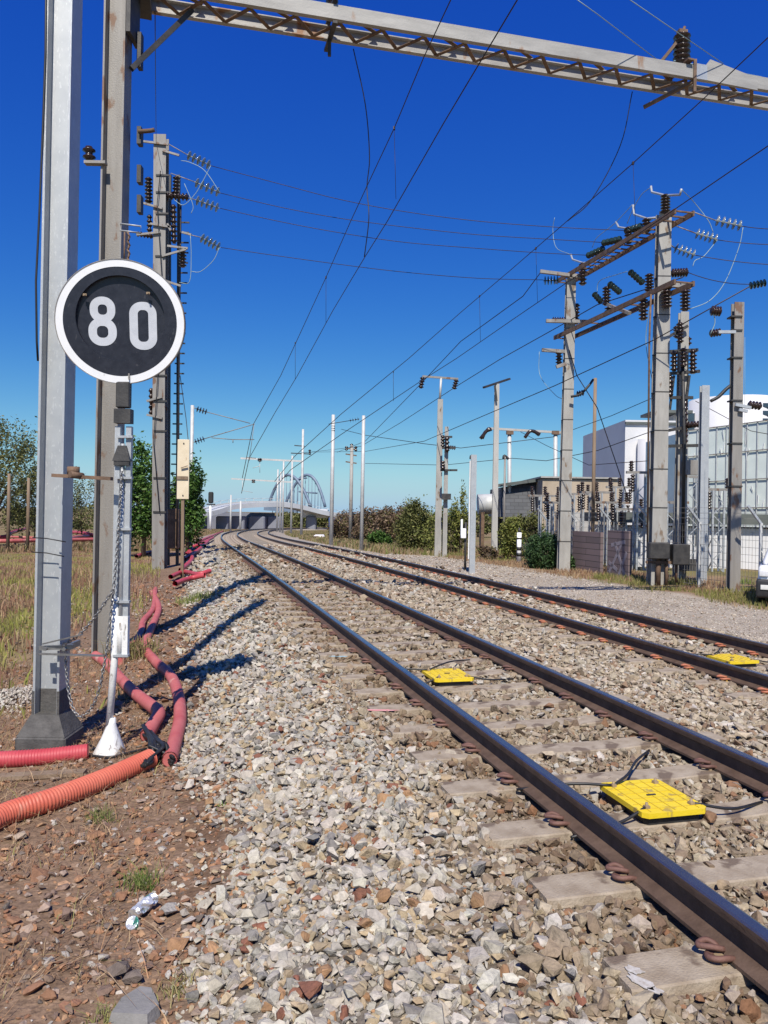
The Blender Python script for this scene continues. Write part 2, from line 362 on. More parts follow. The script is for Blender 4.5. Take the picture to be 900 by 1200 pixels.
# ------------------------------------------------------------------ terrain: one sheet to the horizon
def axis(lo, hi, fine_lo, fine_hi, step, growth=1.12):
    a = list(np.arange(fine_lo, fine_hi, step)); g = step
    while a[-1] < hi: g *= growth; a.append(a[-1]+g)
    g = step
    while a[0] > lo: g *= growth; a.insert(0, a[0]-g)
    return np.array(a)
gx = axis(-2500, 2500, -9, 9, .16); gy = axis(-30, 4000, 1.2, 22, .16, 1.06)
GX, GY = np.meshgrid(gx, gy); fx, fy = GX.ravel(), GY.ravel()
s_, t_ = st_of(fx, fy)
zz = gz(fx, fy)
def lerp(a, b, k): k = np.clip(k, 0, 1)[:, None]; return a*(1-k) + b*k
BAL = np.array([.29,.245,.185]); SOIL = np.array([.27,.18,.12]); GRASSG = np.array([.19,.165,.065]); DRY = np.array([.26,.175,.105]); GRAV = np.array([.36,.31,.25]); SHO = np.array([.33,.30,.26])
n1 = vnoise(fx, fy, 1.7, 5); n2 = vnoise(fx, fy, .5, 6)
colr = np.tile(BAL, (len(fx), 1))
edge = t_ + (n1-.5)*.5
colr = lerp(colr, SHO[None], (-edge-1.4)/.4)
colr = lerp(colr, SOIL[None], (-edge-2.55)/.25)
grass_l = lerp(np.tile(DRY,(len(fx),1)), GRASSG[None], (n1-.35)*3)
colr = lerp(colr, grass_l, (-edge-4.6)/1.0)
colr = lerp(colr, GRAV[None], (edge-5.3)/.4)
colr = lerp(colr, lerp(np.tile(DRY,(len(fx),1)), GRASSG[None], (n1-.35)*3), (edge-9.7)/.5)
far = np.clip((s_-60)/60, 0, 1)
colr = colr*(.85 + .3*n2[:, None])
under = ((t_ > -2.9) & (t_ < 5.9) & (s_ < 46)); colr[under] *= np.array([.55,.52,.5])   # grit under the loose stones, with crevice shade painted into its colour
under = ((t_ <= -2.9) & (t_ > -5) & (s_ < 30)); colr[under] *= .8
nx, ny = len(gx), len(gy)
idx = np.arange(nx*ny).reshape(ny, nx)
Fc = np.stack([idx[:-1,:-1].ravel(), idx[:-1,1:].ravel(), idx[1:,1:].ravel(), idx[1:,:-1].ravel()], 1)
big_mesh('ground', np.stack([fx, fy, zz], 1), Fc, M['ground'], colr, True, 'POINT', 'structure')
# ------------------------------------------------------------------ rails (four, each one thing)
RP = [(-.036,0),(-.036,-.012),(-.033,-.038),(-.009,-.052),(-.008,-.125),(-.07,-.152),(-.07,-.168),(.07,-.168),(.07,-.152),(.008,-.125),(.009,-.052),(.033,-.038),(.036,-.012),(.036,0),(.024,.004),(-.024,.004)]
def rail(t, dz, label):
    svals = list(np.arange(-3, 60, 1.0)) + list(np.arange(60, 420, 3.0))
    x, y = path(np.array(svals), t); z = railz(np.array(svals)) + dz; hh = np.interp(svals, SS, PH)
    b = MB(); n = len(RP); vs = []
    for i in range(len(svals)):
        for a, c in RP: vs.append((x[i] + a*math.cos(hh[i]), y[i] - a*math.sin(hh[i]), z[i] + c))
    fs = []
    for i in range(len(svals)-1):
        for k in range(n): fs.append((i*n+k, i*n+(k+1)%n, (i+1)*n+(k+1)%n, (i+1)*n+k))
    b.add(vs, fs); o = b.build('rail', M['railside'])
    o.data.materials.append(M['railtop'])
    mi = [1 if (k % n) in (13, 14, 15) else 0 for k in range(len(fs))]
    o.data.polygons.foreach_set('material_index', mi)
    tag(o, label, 'rail', 'running rails of the two tracks'); return o
RZ = -.08
rail(-.752, 0, 'nearest steel rail with shiny bluish top, left rail of the left track')
rail(.752, 0, 'brown steel rail just right of the nearest yellow plates, right rail of the left track')
rail(3.9-.752, RZ, 'dark steel rail with orange clips, left rail of the right track')
rail(3.9+.752, RZ, 'outermost dark steel rail beside the gravel path, right rail of the right track')
# ------------------------------------------------------------------ sleepers with clips
def clip_mb(side, tight=1.0):
    """sprung steel clip: a looped round bar on the rail foot; side=+1 lies at +x of the rail"""
    b = MB(); r = .0125; q = side
    pts = [(q*.05,-.045,.018),(q*.085,-.055,.03),(q*.13,-.05,.03),(q*.15,-.02,.026),(q*.13,.012,.02),(q*.085,.014,.02),(q*.075,.035,.035),(q*.10,.06,.045),(q*.14,.055,.04),(q*.155,.03,.045),(q*.12,.0,.05),(q*.07,-.01,.04)]
    b.tube(smooth_path(pts, 4), r, 6); return b
def ins_mb(side):
    b = MB(); b.box((side*.092, .0, .012), (.035, .085, .024), 0, .004); b.box((side*.10, -.045, .014), (.02, .02, .03)); return b
SLEEP = []
def sleepers(tc, dz, s0, step, n_clip, smax, cm, im, label, group, L=1.3):
    proto = None; k = 0; s = s0; bare = None
    while s < smax:
        x, y = path(s, tc); x = float(x); y = float(y); z = float(railz(s)) + dz - .17; h = float(np.interp(s, SS, PH))
        if proto is None:
            proto = thing('sleeper', label, 'sleeper', (x, y, z), group, -h)
            b = MB()
            prof = [(-.145,-.19),(.145,-.19),(.115,-.004),(.105,.002),(-.105,.002),(-.115,-.004)]
            secs = [(-L,0,-.0),(-L+.02,0,.0),(-.9,0,0),(-.55,0,-.002),(-.35,0,-.012),(.35,0,-.012),(.55,0,-.002),(.9,0,0),(L-.02,0,0),(L,0,0)]
            vs = []; 
            for j, (a, _, c) in enumerate(secs):
                shr = .93 if j in (0, len(secs)-1) else 1
                for p, q in prof: vs.append((a, p*shr, (q + c) if q > -.1 else q))
            n = len(prof); fs = [tuple(range(n)), tuple(range((len(secs)-1)*n+n-1, (len(secs)-1)*n-1, -1))]
            for i in range(len(secs)-1):
                for q in range(n): fs.append((i*n+q, (i+1)*n+q, (i+1)*n+(q+1)%n, i*n+(q+1)%n))
            b.add(vs, fs)
            b.build('concrete_block', M['sleeper'], proto, world=False)
            for rx in (-.752, .752):
                for sd_ in (-1, 1):
                    c = clip_mb(sd_); c.v = [(a+rx, p, q) for a, p, q in c.v]; cl = c.build('rail_clip', cm, proto, world=False)
                    c = ins_mb(sd_); c.v = [(a+rx, p, q) for a, p, q in c.v]; c.build('clip_insulator', im, cl, world=False)
                pb = MB(); pb.box((rx, 0, .0015), (.15, .16, .009)); pb.build('rail_pad', M['rubber'], proto, world=False)
            o = proto
        elif k < n_clip:
            o = copy_tree(proto)
        else:
            o = proto.copy(); COL.objects.link(o)
            ch = [c for c in proto.children if c.name.startswith('concrete_block')][0].copy(); COL.objects.link(ch); ch.parent = o
        o.location = (x, y, z); o.rotation_euler = (0, random.uniform(-.0008,.0008), -h + random.uniform(-.012,.012))
        SLEEP.append((s, tc)); s += step; k += 1
    return proto
def s_at(px, py, z, tc):
    u, v = ray(px, py); d = (z-EYE)/v; return float(st_of(u*d, d)[0][0])
sA = s_at(632, 966, -.16, 0)
sB = s_at(783, 770, -.23, 3.9)
sleepers(0, 0, sA - .68*6, .68, 42, 92, M['clip'], M['tan'], 'worn concrete sleeper with dark rusty clips in the left track', 'concrete sleepers of the left track')
sleepers(3.9, RZ, sB - .65*6, .65, 60, 100, M['clip_red'], M['insul_yellow'], 'dusty concrete sleeper with orange red clips in the right track', 'concrete sleepers of the right track')
# ------------------------------------------------------------------ crushed stone (uncountable: stuff)
import bmesh
def hulls(n, rng):
    out = []
    for _ in range(n):
        bm = bmesh.new(); pts = rng.normal(size=(13, 3)); pts /= np.linalg.norm(pts, axis=1)[:, None]
        pts *= rng.uniform(.72, 1.0, (13, 1)); pts *= np.array([1, rng.uniform(.6, .95), rng.uniform(.45, .8)])
        for p in pts: bm.verts.new(p)
        bmesh.ops.convex_hull(bm, input=bm.verts)
        for v in [v for v in bm.verts if not v.link_faces]: bm.verts.remove(v)
        bmesh.ops.triangulate(bm, faces=bm.faces[:]); bm.verts.index_update()
        V = np.array([v.co[:] for v in bm.verts]); Fa = np.array([[v.index for v in f.verts] for f in bm.faces]); bm.free(); out.append((V, Fa))
    return out
HULLS = hulls(36, RNG)
def stones(name, x, y, z, r, tint, label, cat, flat=1.0):
    N = len(x); typ = RNG.integers(0, len(HULLS), N); Vs = []; Fs = []; Ts = []; off = 0
    for k, (V, Fa) in enumerate(HULLS):
        ids = np.where(typ == k)[0]
        if not len(ids): continue
        n = len(ids); q = RNG.normal(size=(n, 4)); q[:, 1:3] *= .55 if flat < 1 else 1
        q /= np.linalg.norm(q, axis=1)[:, None]; a, b, c, d = q.T
        Rm = np.stack([1-2*(c*c+d*d), 2*(b*c-a*d), 2*(b*d+a*c), 2*(b*c+a*d), 1-2*(b*b+d*d), 2*(c*d-a*b), 2*(b*d-a*c), 2*(c*d+a*b), 1-2*(b*b+c*c)], 1).reshape(n, 3, 3)
        W = np.einsum('nij,vj->nvi', Rm, V)*r[ids][:, None, None]
        W[:, :, 2] *= flat
        W += np.stack([x[ids], y[ids], z[ids]], 1)[:, None, :]
        Vs.append(W.reshape(-1, 3)); Fs.append((Fa[None] + (np.arange(n)*len(V))[:, None, None]).reshape(-1, 3) + off); off += n*len(V)
        Ts.append(np.repeat(tint[ids], len(Fa), 0))
    o = big_mesh(name, np.concatenate(Vs), np.concatenate(Fs), M['stone'], np.concatenate(Ts), False, 'FACE', 'stuff', label, cat)
    return o
def palette(cols, w, n):
    w = list(w)[:len(cols)]
    c = np.array(cols)[RNG.choice(len(cols), n, p=np.array(w)/sum(w))]
    return c*RNG.uniform(.8, 1.2, (n, 1))*RNG.uniform(.98, 1.02, (n, 3))
def scatter(dens_bins, tlo, thi):
    """poisson-like scatter in (s,t): bins (s0,s1,density per m2,radius)"""
    S = []; T = []; Rr = []
    for s0, s1, dn, rad in dens_bins:
        n = int((s1-s0)*(thi-tlo)*dn); S.append(RNG.uniform(s0, s1, n)); T.append(RNG.uniform(tlo, thi, n)); Rr.append(rad*np.clip(RNG.lognormal(-.06, .36, n), .38, 2.1))
    S = np.concatenate(S); T = np.concatenate(T); Rr = np.concatenate(Rr); x, y = path(S, T)
    u = 450 + F*x/np.maximum(y, .1)
    d0 = 601 + F*1.8/np.maximum(y, .1)
    k = (y > 1.7) & (u > -200 - 400/np.maximum(y, 1)*2) & (u < 1150 + 800/np.maximum(y, 1)) & (d0 < 1500)
    return S[k], T[k], Rr[k], x[k], y[k]
BINS = [(1.5, 9, 1000, .020), (1.5, 6, 900, .0355), (6, 10, 700, .037), (10, 16, 460, .042), (16, 26, 230, .056), (26, 46, 90, .085)]
S, T, Rr, x, y = scatter(BINS, -3.0, 5.9)
sl = np.array([s for s, tc in SLEEP if tc == 0]); sr = np.array([s for s, tc in SLEEP if tc != 0])
edge = T + (vnoise(x, y, 1.7, 5)-.5)*.5 + (vnoise(x, y, .3, 9)-.5)*.25
keep = edge > -2.75 + RNG.exponential(.12, len(S))*0 - RNG.exponential(.10, len(S))
keep &= T < 5.75 + RNG.normal(0, .12, len(S))
for c, tab in ((0, sl), (3.9, sr)):
    near = np.abs(S[:, None] - tab[None, :]).min(1) if len(S) < 1 else np.minimum.reduce([np.abs(S - tab[np.clip(np.searchsorted(tab, S)+k, 0, len(tab)-1)]) for k in (-1, 0)])
    dt = np.abs(T - c); dr = np.abs(dt - .752)
    keep &= ~((dr < .092) & (S < 60))
    cover = np.where(dt < .62, .07, np.where(dt > 1.0, .33, .02)) * np.where(c > 0, 1.0, 1.0)
    cover = np.where((vnoise(x, y, .45, 31) > .60) & (dt > .9) & (S > 5), .85, cover)
    keep &= ~((near < .125 + Rr*.3) & (dt < 1.29) & (RNG.uniform(0, 1, len(S)) > cover))
S, T, Rr, x, y, edge = S[keep], T[keep], Rr[keep], x[keep], y[keep], edge[keep]
z = gz(x, y) + RNG.uniform(-.15, .75, len(S))*Rr
N = len(S)
pal_sh = palette([(.37,.34,.295),(.30,.28,.255),(.33,.265,.18),(.30,.18,.10),(.20,.09,.06),(.42,.395,.35),(.19,.18,.17)], [34, 24, 20, 4, 3, 14, 5], N)
pal_mid = palette([(.31,.25,.175),(.26,.20,.135),(.35,.295,.22),(.20,.145,.10),(.25,.14,.08),(.41,.375,.32)], [30, 24, 18, 12, 4, 10], N)
pal_rt = palette([(.37,.305,.225),(.31,.25,.175),(.41,.35,.27),(.24,.16,.105),(.46,.42,.36)], [30, 25, 22, 9, 12], N)
kk = np.clip((-edge - 1.15)/.7, 0, 1)
pick = RNG.uniform(0, 1, N)
tint = np.where((pick < kk)[:, None], pal_sh, pal_mid)
tint = np.where(((T > 1.2) & (pick < .8))[:, None], pal_rt, tint)
dirt = np.exp(-((np.abs(T)-.95)/.22)**2)*.35 + np.exp(-((np.abs(T-3.9)-.95)/.22)**2)*.2
tint = np.where((pick < kk)[:, None], tint*np.array([1.10,1.075,1.02]), tint)
tint = tint*(1-dirt[:, None]*np.array([.75, .95, 1.1]))
stones('ballast', x, y, z, Rr, tint, 'crushed grey and beige stone ballast spread under and between the tracks', 'ballast', .82)
# brown rubble and brick chips on the left soil
S, T, Rr, x, y = scatter([(1.5, 6, 1050, .023), (6, 12, 560, .026), (12, 24, 170, .036)], -6.5, -2.3)
edge = T + (vnoise(x, y, 1.7, 5)-.5)*.5 + (vnoise(x, y, .3, 9)-.5)*.25
keep = (edge < -2.62) & (RNG.uniform(0, 1, len(S)) < np.interp(edge, [-6.5, -4.2, -3.2, -2.7], [.15, .45, .85, 1.0]))
S, T, Rr, x, y = S[keep], T[keep], Rr[keep], x[keep], y[keep]; N = len(S)
Rr = Rr*np.where(RNG.uniform(0, 1, N) < .12, 1.7, 1)*np.where(RNG.uniform(0, 1, N) < .4, .55, 1)
z = gz(x, y) + RNG.uniform(-.2, .6, N)*Rr
tint = palette([(.25,.13,.075),(.33,.18,.10),(.22,.15,.11),(.33,.25,.19),(.42,.38,.33),(.15,.12,.10),(.38,.23,.13)], [26, 18, 26, 18, 8, 6, 8], N)
stones('brick_rubble', x, y, z, Rr, tint, 'reddish brown rubble and stone chips on the soil left of the ballast', 'rubble', .7)
# fine gravel of the service path on the right
S, T, Rr, x, y = scatter([(8, 14, 420, .016), (14, 24, 190, .022), (24, 40, 60, .04)], 5.6, 9.8)
z = gz(x, y) + RNG.uniform(-.2, .5, len(S))*Rr
stones('path_gravel', x, y, z, Rr, palette([(.42,.365,.295),(.35,.29,.225),(.47,.43,.37),(.27,.19,.13)], [30, 25, 20, 8], len(S)), 'fine pale gravel of the service path right of the tracks', 'gravel', .7)
# ------------------------------------------------------------------ grass and weeds (stuff)
def blades(name, x, y, h, tint, label, cat, wid=.012, lean=.45, segs=2):
    N = len(x); z = gz(x, y) - .01; a = RNG.uniform(0, 2*np.pi, N); ln = RNG.normal(0, lean, N)*h; b = RNG.uniform(0, 2*np.pi, N)
    P = np.stack([x, y, z], 1); W = np.stack([np.cos(a), np.sin(a), np.zeros(N)], 1)*(wid*RNG.uniform(.5, 1.3, N))[:, None]
    mid = P + np.stack([np.cos(b)*ln*.35, np.sin(b)*ln*.35, h*.6], 1); top = P + np.stack([np.cos(b)*ln, np.sin(b)*ln, h*RNG.uniform(.8, 1.0, N)], 1)
    V = np.stack([P-W, P+W, mid+W*.7, mid-W*.7, top+W*.12, top-W*.12], 1).reshape(-1, 3)
    o = np.arange(N)*6; Fc = np.concatenate([np.stack([o, o+1, o+2, o+3], 1), np.stack([o+3, o+2, o+4, o+5], 1)])
    return big_mesh(name, V, Fc, M['blade'], np.concatenate([tint, tint]), False, 'FACE', 'stuff', label, cat)
def field(n, s0, s1, t0, t1, thr=.0, sc=.6, seed=3, pw=1.0):
    s = s0 + (s1-s0)*RNG.uniform(0, 1, n)**pw; t = RNG.uniform(t0, t1, n); x, y = path(s, t)
    k = vnoise(x, y, sc, seed) + .35*vnoise(x, y, sc/3, seed+1) > thr
    k &= (450+F*x/np.maximum(y, .5) > -260) & (450+F*x/np.maximum(y, .5) < 1250) & (y > 1.8)
    return x[k], y[k], s[k], t[k]
# tall meadow on the left
x, y, s, t = field(120000, 9, 60, -26, -3.6, .35, 1.3, 3, 1.5)
gr = vnoise(x, y, 1.6, 21) + .5*(vnoise(x, y, .5, 22)-.5)
k = RNG.uniform(0, 1, len(x)) < np.clip((-t-4.6)/1.6 + np.clip((s-13)/6, 0, .9), .05, 1)
x, y, gr, s = x[k], y[k], gr[k], s[k]; N = len(x)
green = palette([(.25,.26,.065),(.31,.29,.09),(.36,.32,.12)], [4, 4, 3], N); brown = palette([(.30,.17,.11),(.36,.23,.14),(.44,.33,.19),(.24,.13,.09)], [4, 4, 3, 3], N)
tint = np.where((gr > .52)[:, None], green, brown)
blades('meadow_grass', x, y, np.interp(gr, [.3, .7], [.34, .22])*RNG.uniform(.5, 1.3, N)*np.interp(s, [9, 26, 33, 40], [.75, .95, .5, .3]), tint, 'tall patchy green and reddish brown grass left of the tracks', 'grass', .012)
# thin dry stalks over the rubble in the foreground
x, y, s, t = field(60000, 2, 12, -7.5, -2.95, .50, .35, 41)
k = RNG.uniform(0, 1, len(x)) < np.interp(t, [-4.2, -3.3, -2.9], [1, .5, .15]); x, y = x[k], y[k]
N = len(x)
blades('dry_weeds', x, y, RNG.uniform(.02, .11, N), palette([(.38,.23,.13),(.46,.33,.20),(.29,.16,.10),(.30,.28,.11)], [5, 6, 4, 1.0], N), 'thin dry reddish stalks growing through the rubble', 'weeds', .0028, 1.6)
# weed strip along the fence on the right, and far verge
x, y, s, t = field(60000, 8, 75, 9.5, 13.5, .42, 1.0, 51)
k = (RNG.uniform(0, 1, len(x)) < np.clip((t-9.4)/.9, .05, 1)); x, y, s = x[k], y[k], s[k]; N = len(x)
g2 = vnoise(x, y, 1.3, 61) > .5
blades('verge_grass', x, y, RNG.uniform(.05, .24, N), np.where(g2[:, None], palette([(.20,.20,.06),(.27,.25,.10)], [1, 1], N), palette([(.33,.21,.12),(.42,.31,.19),(.25,.14,.09)], [3, 3, 2], N)), 'dry grass and weeds along the foot of the fence', 'grass', .012)
x, y, s, t = field(26000, 45, 190, -13, -3.2, .3, 2.5, 71, 1.3)
N = len(x); blades('far_verge_grass', x, y, RNG.uniform(.1, .5, N), palette([(.26,.17,.10),(.20,.18,.07),(.33,.25,.15)], [3, 2, 2], N), 'distant brownish verge grass left of the curve', 'grass', .05)
x, y, s, t = field(26000, 40, 190, 7.2, 16, .35, 2.5, 81, 1.3)
N = len(x); blades('distant_verge_grass', x, y, RNG.uniform(.08, .45, N), palette([(.28,.20,.11),(.17,.18,.06),(.34,.27,.16)], [3, 3, 2], N), 'distant patchy verge grass right of the tracks below the bushes', 'grass', .04)
# green tufts: single plants
def tuft(px, py, n, h, spread, cols, label, group=None, d=None):
    p = onground(px, py); x = p.x + RNG.normal(0, spread, n); y = p.y + RNG.normal(0, spread, n)
    o = blades('weed_tuft', x, y, RNG.uniform(.5, 1.1, n)*h, palette(cols, [1]*len(cols), n), label, 'weed', .0028 if p.y < 8 else .01, .7)
    del o['kind']
    me = o.data; c = np.zeros(len(me.vertices)*3, np.float32); me.vertices.foreach_get('co', c); c = c.reshape(-1, 3) - np.array(p[:], np.float32); me.vertices.foreach_set('co', c.ravel()); o.location = p
    return o
GRN = [(.13,.19,.04),(.19,.24,.07),(.24,.25,.09)]
tuft(118, 962, 120, .11, .045, GRN, 'small green weed tuft just below the orange corrugated duct')
tuft(165, 1040, 170, .13, .05, GRN, 'bushy green weed tuft just above the crushed can')
tuft(262, 945, 30, .05, .02, [(.20,.35,.06),(.28,.40,.10)], 'tiny bright green sprout at the edge of the pale ballast')
tuft(272, 1008, 26, .05, .02, [(.20,.35,.06),(.28,.40,.10)], 'bright green seedling among white stones nearest the rubble')
tuft(208, 1165, 70, .10, .04, [(.30,.30,.11),(.36,.30,.15)], 'yellowish grass tuft at the bottom between slab and ballast')
tuft(130, 1196, 70, .08, .035, [(.30,.30,.11),(.26,.26,.09)], 'low yellow green tuft beside the grey slab')
tuft(155, 770, 300, .32, .16, [(.20,.19,.07),(.27,.24,.10),(.30,.20,.12)], 'green and straw coloured tuft under the pink ducts')
tuft(230, 705, 260, .22, .2, [(.20,.24,.07),(.27,.28,.10)], 'green grass tuft on the soil right of the ducts')
tuft(182, 640, 400, .5, .3, [(.22,.28,.07),(.28,.31,.10)], 'bright green tuft at the foot of the slim insulator mast')
tuft(868, 668+16, 200, .25, .25, GRN, 'small green weed clump near the parked car')
tuft(588, 690, 160, .14, .14, GRN, 'lone green weed clump on the gravel beside the outer rail')
# ------------------------------------------------------------------ shrubs and trees
def leaves(mb_pts, size, cols, w, flat=.0):
    N = len(mb_pts); n = RNG.normal(size=(N, 3)); n[:, 2] = np.abs(n[:, 2]) + .3; n /= np.linalg.norm(n, axis=1)[:, None]
    a = np.cross(n, RNG.normal(size=(N, 3))); a /= np.linalg.norm(a, axis=1)[:, None]; b = np.cross(n, a)
    L = (size*RNG.uniform(.6, 1.4, N))[:, None]
    V = np.stack([mb_pts - a*L, mb_pts + b*L*.45 , mb_pts + a*L, mb_pts - b*L*.45], 1).reshape(-1, 3)
    Fc = np.arange(N*4).reshape(-1, 4); t = palette(cols, w, N); return V, Fc, t
def crown_pts(c, r, nclump, per, sig, seed=0, low=-.8):
    c = np.array(c); r = np.array(r); pts = []
    k = RNG.normal(size=(nclump*3, 3)); k /= np.linalg.norm(k, axis=1)[:, None]; k = k[k[:, 2] > low][:nclump]
    cen = k*RNG.uniform(.35, 1.0, (len(k), 1))**.6
    for q in cen:
        m = int(per*RNG.uniform(.5, 1.5)); pts.append(c + q*r + RNG.normal(size=(m, 3))*sig*r*RNG.uniform(.6, 1.3))
    return np.concatenate(pts), c + cen*r
def woody(name, base, crown_c, crown_r, nclump, per, sig, leaf, cols, w, label, cat, group=None, trunk=.1, low=-.8, twigs=True, bark='bark'):
    base = Vector(base); t = thing(name, label, cat, base, group)
    pts, cen = crown_pts(crown_c, crown_r, nclump, per, sig, low=low)
    g = float(gz(base.x, base.y)[0]); pts[:, 2] = np.maximum(pts[:, 2], g + .02)
    V, Fc, tn = leaves(pts, leaf, cols, w)
    o = big_mesh('foliage', V - np.array(base[:]), Fc, M['leaf'], tn, False, 'FACE'); o.parent = t
    b = MB(); top = Vector(crown_c)
    b.tube([base - Vector((0,0,.1)), base.lerp(top, .5) + Vector((.03, 0, 0)), top], [trunk, trunk*.7, trunk*.3], 7)
    if twigs:
        for q in cen[::max(1, len(cen)//16)]:
            st = base.lerp(top, random.uniform(.25, .9)); b.tube([st, st.lerp(Vector(q), .5) + Vector((0,0,.06)), Vector(q)], [trunk*.4, trunk*.22, trunk*.08], 5)
    b.build('trunk' if cat == 'tree' else 'stems', M[bark], t)
    return t
OLIVE = [(.12,.135,.04),(.16,.17,.055),(.21,.20,.075),(.09,.10,.035)]
GREEN = [(.06,.13,.025),(.09,.18,.035),(.13,.22,.05),(.045,.095,.02)]
BROWNISH = [(.19,.13,.085),(.24,.17,.11),(.17,.15,.06),(.13,.09,.06)]
YELLOWG = [(.20,.22,.05),(.27,.27,.08),(.14,.17,.04)]
# ================================================================== OBJECTS
def ribbed(b, a, c, r, n, seg=12, core=.55):
    pr = [(0, r*core)]
    for i in range(n):
        q = (i+.15)/n; pr += [(q, r*core), (q+.28/n, r), (q+.42/n, r*.97), (q+.6/n, r*core)]
    pr.append((1, r*core)); return b.lathe(pr, a, c, seg)
def discs(b, a, c, r, n, seg=12):
    a = Vector(a); c = Vector(c); b.tube([a, c], .14*r, 5)
    for i in range(n):
        p = a.lerp(c, (i+.25)/n); q = a.lerp(c, (i+.72)/n)
        b.lathe([(0,.22*r),(.2,.36*r),(.42,.38*r),(.50,r),(.60,.92*r),(.66,.2*r),(1.0,.14*r)], p, q, seg)
    return b
def wire(name, pts, r, label, cat='wire', group=None, m='wire', sag=0, parent=None):
    pts = [Vector(p) for p in pts]
    if sag and len(pts) == 2:
        pts = [pts[0].lerp(pts[1], i/12) - Vector((0,0,sag*4*(i/12)*(1-i/12))) for i in range(13)]
    b = MB(); b.tube(pts, r, 5)
    if parent is not None: return b.build(name, M[m], parent)
    o = b.build(name, M[m], None, loc=pts[0]); return tag(o, label, cat, group)
def over_track(px, py, t):
    """point where the sight line meets the vertical surface t metres right of the left track's centre line"""
    u, v = ray(px, py); lo, hi = 2.0, 300.0
    f = lambda d: float(st_of(u*d, d)[1][0]) - t
    prev = f(2.0)
    dd = np.concatenate([np.arange(2.5, 60, .5), np.arange(60, 300, 3)])
    s_, t_ = st_of(u*dd, dd); g = t_ - t; k = np.where(np.sign(g[:-1]) != np.sign(g[1:]))[0]
    d = dd[k[0]] - g[k[0]]*(dd[k[0]+1]-dd[k[0]])/(g[k[0]+1]-g[k[0]]) if len(k) else 120.0
    return Vector((u*d, d, EYE + v*d))
# ------------------------------------------------------------------ 1. galvanised H mast, nearest
D1 = 6.7
f1 = foot(59, D1); ztop = 10.0
t = thing('overhead_line_mast', 'nearest galvanised steel H-section mast on a dark tarred footing beside the 80 sign', 'mast', f1)
b = MB(); b.prof(H_SEC(.225, .22, .02, .018), (f1.x, f1.y, f1.z+.30), (f1.x+.02, f1.y, ztop)); b.build('steel_column', M['galv'], t)
b = MB()
x0, y0, z0 = f1
def frus(b, z0_, z1_, w0, d0, w1, d1, cx, cy):
    v = [(cx+i*w0/2, cy+j*d0/2, z0_) for i, j in ((-1,-1),(1,-1),(1,1),(-1,1))] + [(cx+i*w1/2, cy+j*d1/2, z1_) for i, j in ((-1,-1),(1,-1),(1,1),(-1,1))]
    b.add(v, [(3,2,1,0),(4,5,6,7),(0,1,5,4),(1,2,6,5),(2,3,7,6),(3,0,4,7)])
b.box((x0-.0, y0, z0+.0), (.43, .42, .26), 0, .015); frus(b, z0+.1305, z0+.30, .41, .40, .24, .24, x0, y0)
b.build('footing', M['footing'], t)
b = MB(); b.prof(H_SEC(.237, .23, .022, .024), (f1.x, f1.y, f1.z+.30), (f1.x, f1.y, f1.z+.50)); b.build('tar_coating', M['footing'], t)
b = MB(); b.tube([(x0-.14, y0-.1, 9.8)] + [at(p, q, D1-.12) for p, q in ((53,60),(50,150),(46,250),(42,330),(43,400))] + [(x0-.13, y0-.08, at(45,425,D1).z)], .009, 6); b.build('earthing_cable', M['cable'], t)
b = MB(); b.bar(at(62,557,D1-.28), at(131,561,D1-.34), .05, .028); b.tube([at(86,547,D1-.33), at(86,556,D1-.33)], .05, 10); b.tube([at(82,556,D1-.4), at(97,558,D1-.30)], .028, 8); b.build('rusty_bracket', M['rusty'], t)
b = MB()
cz = at(70,755,D1).z
b.bar((x0-.02, y0-.185, cz), (x0+.26, y0-.185, cz+.015), .05, .035); b.bar((x0+.17, y0-.16, cz-.01), (x0+.17, y0+.16, cz-.01), .03, .05)
b.bar((x0+.02, y0-.21, cz+.04), (x0+.38, y0-.32, cz+.14), .035, .012); b.bar((x0+.0, y0-.24, cz-.04), (x0+.56, y0-.28, cz-.04), .035, .012)
for q in (.04, .2): b.tube([(x0+q, y0-.24, cz), (x0+q, y0-.16, cz)], .016, 6)
b.build('clamp', M['chain'], t)
for k, (yy, ln) in enumerate(((631, 22), (648, 20))):
    b = MB(); b.tube([at(38, yy-1, D1-.2), at(55, yy, D1-.2), at(55+ln, yy+4, D1-.22)], .005, 5); b.build('tie_wire', M['cable'], t)
# ------------------------------------------------------------------ 2. speed sign on its post
DS = 6.35
fs = foot(128, DS); fs = onground(130, 884)
DS = fs.y
t = thing('speed_sign', 'round black sign with white rim and number 80 on a chipped flared post', 'speed sign', fs)
g = MB()
xs = lambda yy: 129 + (830-yy)*.0195
P = lambda px, py, dd=0: at(px, py, DS+dd)
g.tube([P(128,850), P(134,775), P(135.5,700)], .03, 12)
g.lathe([(0,.145),(.08,.14),(.5,.078),(.85,.036),(1,.028)], Vector((P(129,884).x, DS, fs.z-.02)), P(131.5,841), 12)
g.build('post_foot', M['whitepaint'], t)
b = MB()
b.bar(P(134.5,770,.02), P(139,500,.02), .045, .05, (0,1,0)); b.bar(P(147,770,.02), P(152,500,.02), .045, .05, (0,1,0)); b.tube([P(141,770), P(144,520)], .02, 8)
for yy in (768, 705, 620, 560, 512): b.bar(P(xs(yy)+5-2, yy, -.01), P(xs(yy)+5+16, yy, -.01), .05, .02)
b.build('lattice_upright', M['galv'], t)
b = MB()
b.bar(P(134.6,768,.012), P(135.4,722,.012), .048, .054, (0,1,0)); b.bar(P(147,768,.012), P(147.8,722,.012), .048, .054, (0,1,0)); b.tube([P(141,769), P(141.8,722)], .0225, 8)
b.build('painted_section', M['whitepaint'], t)
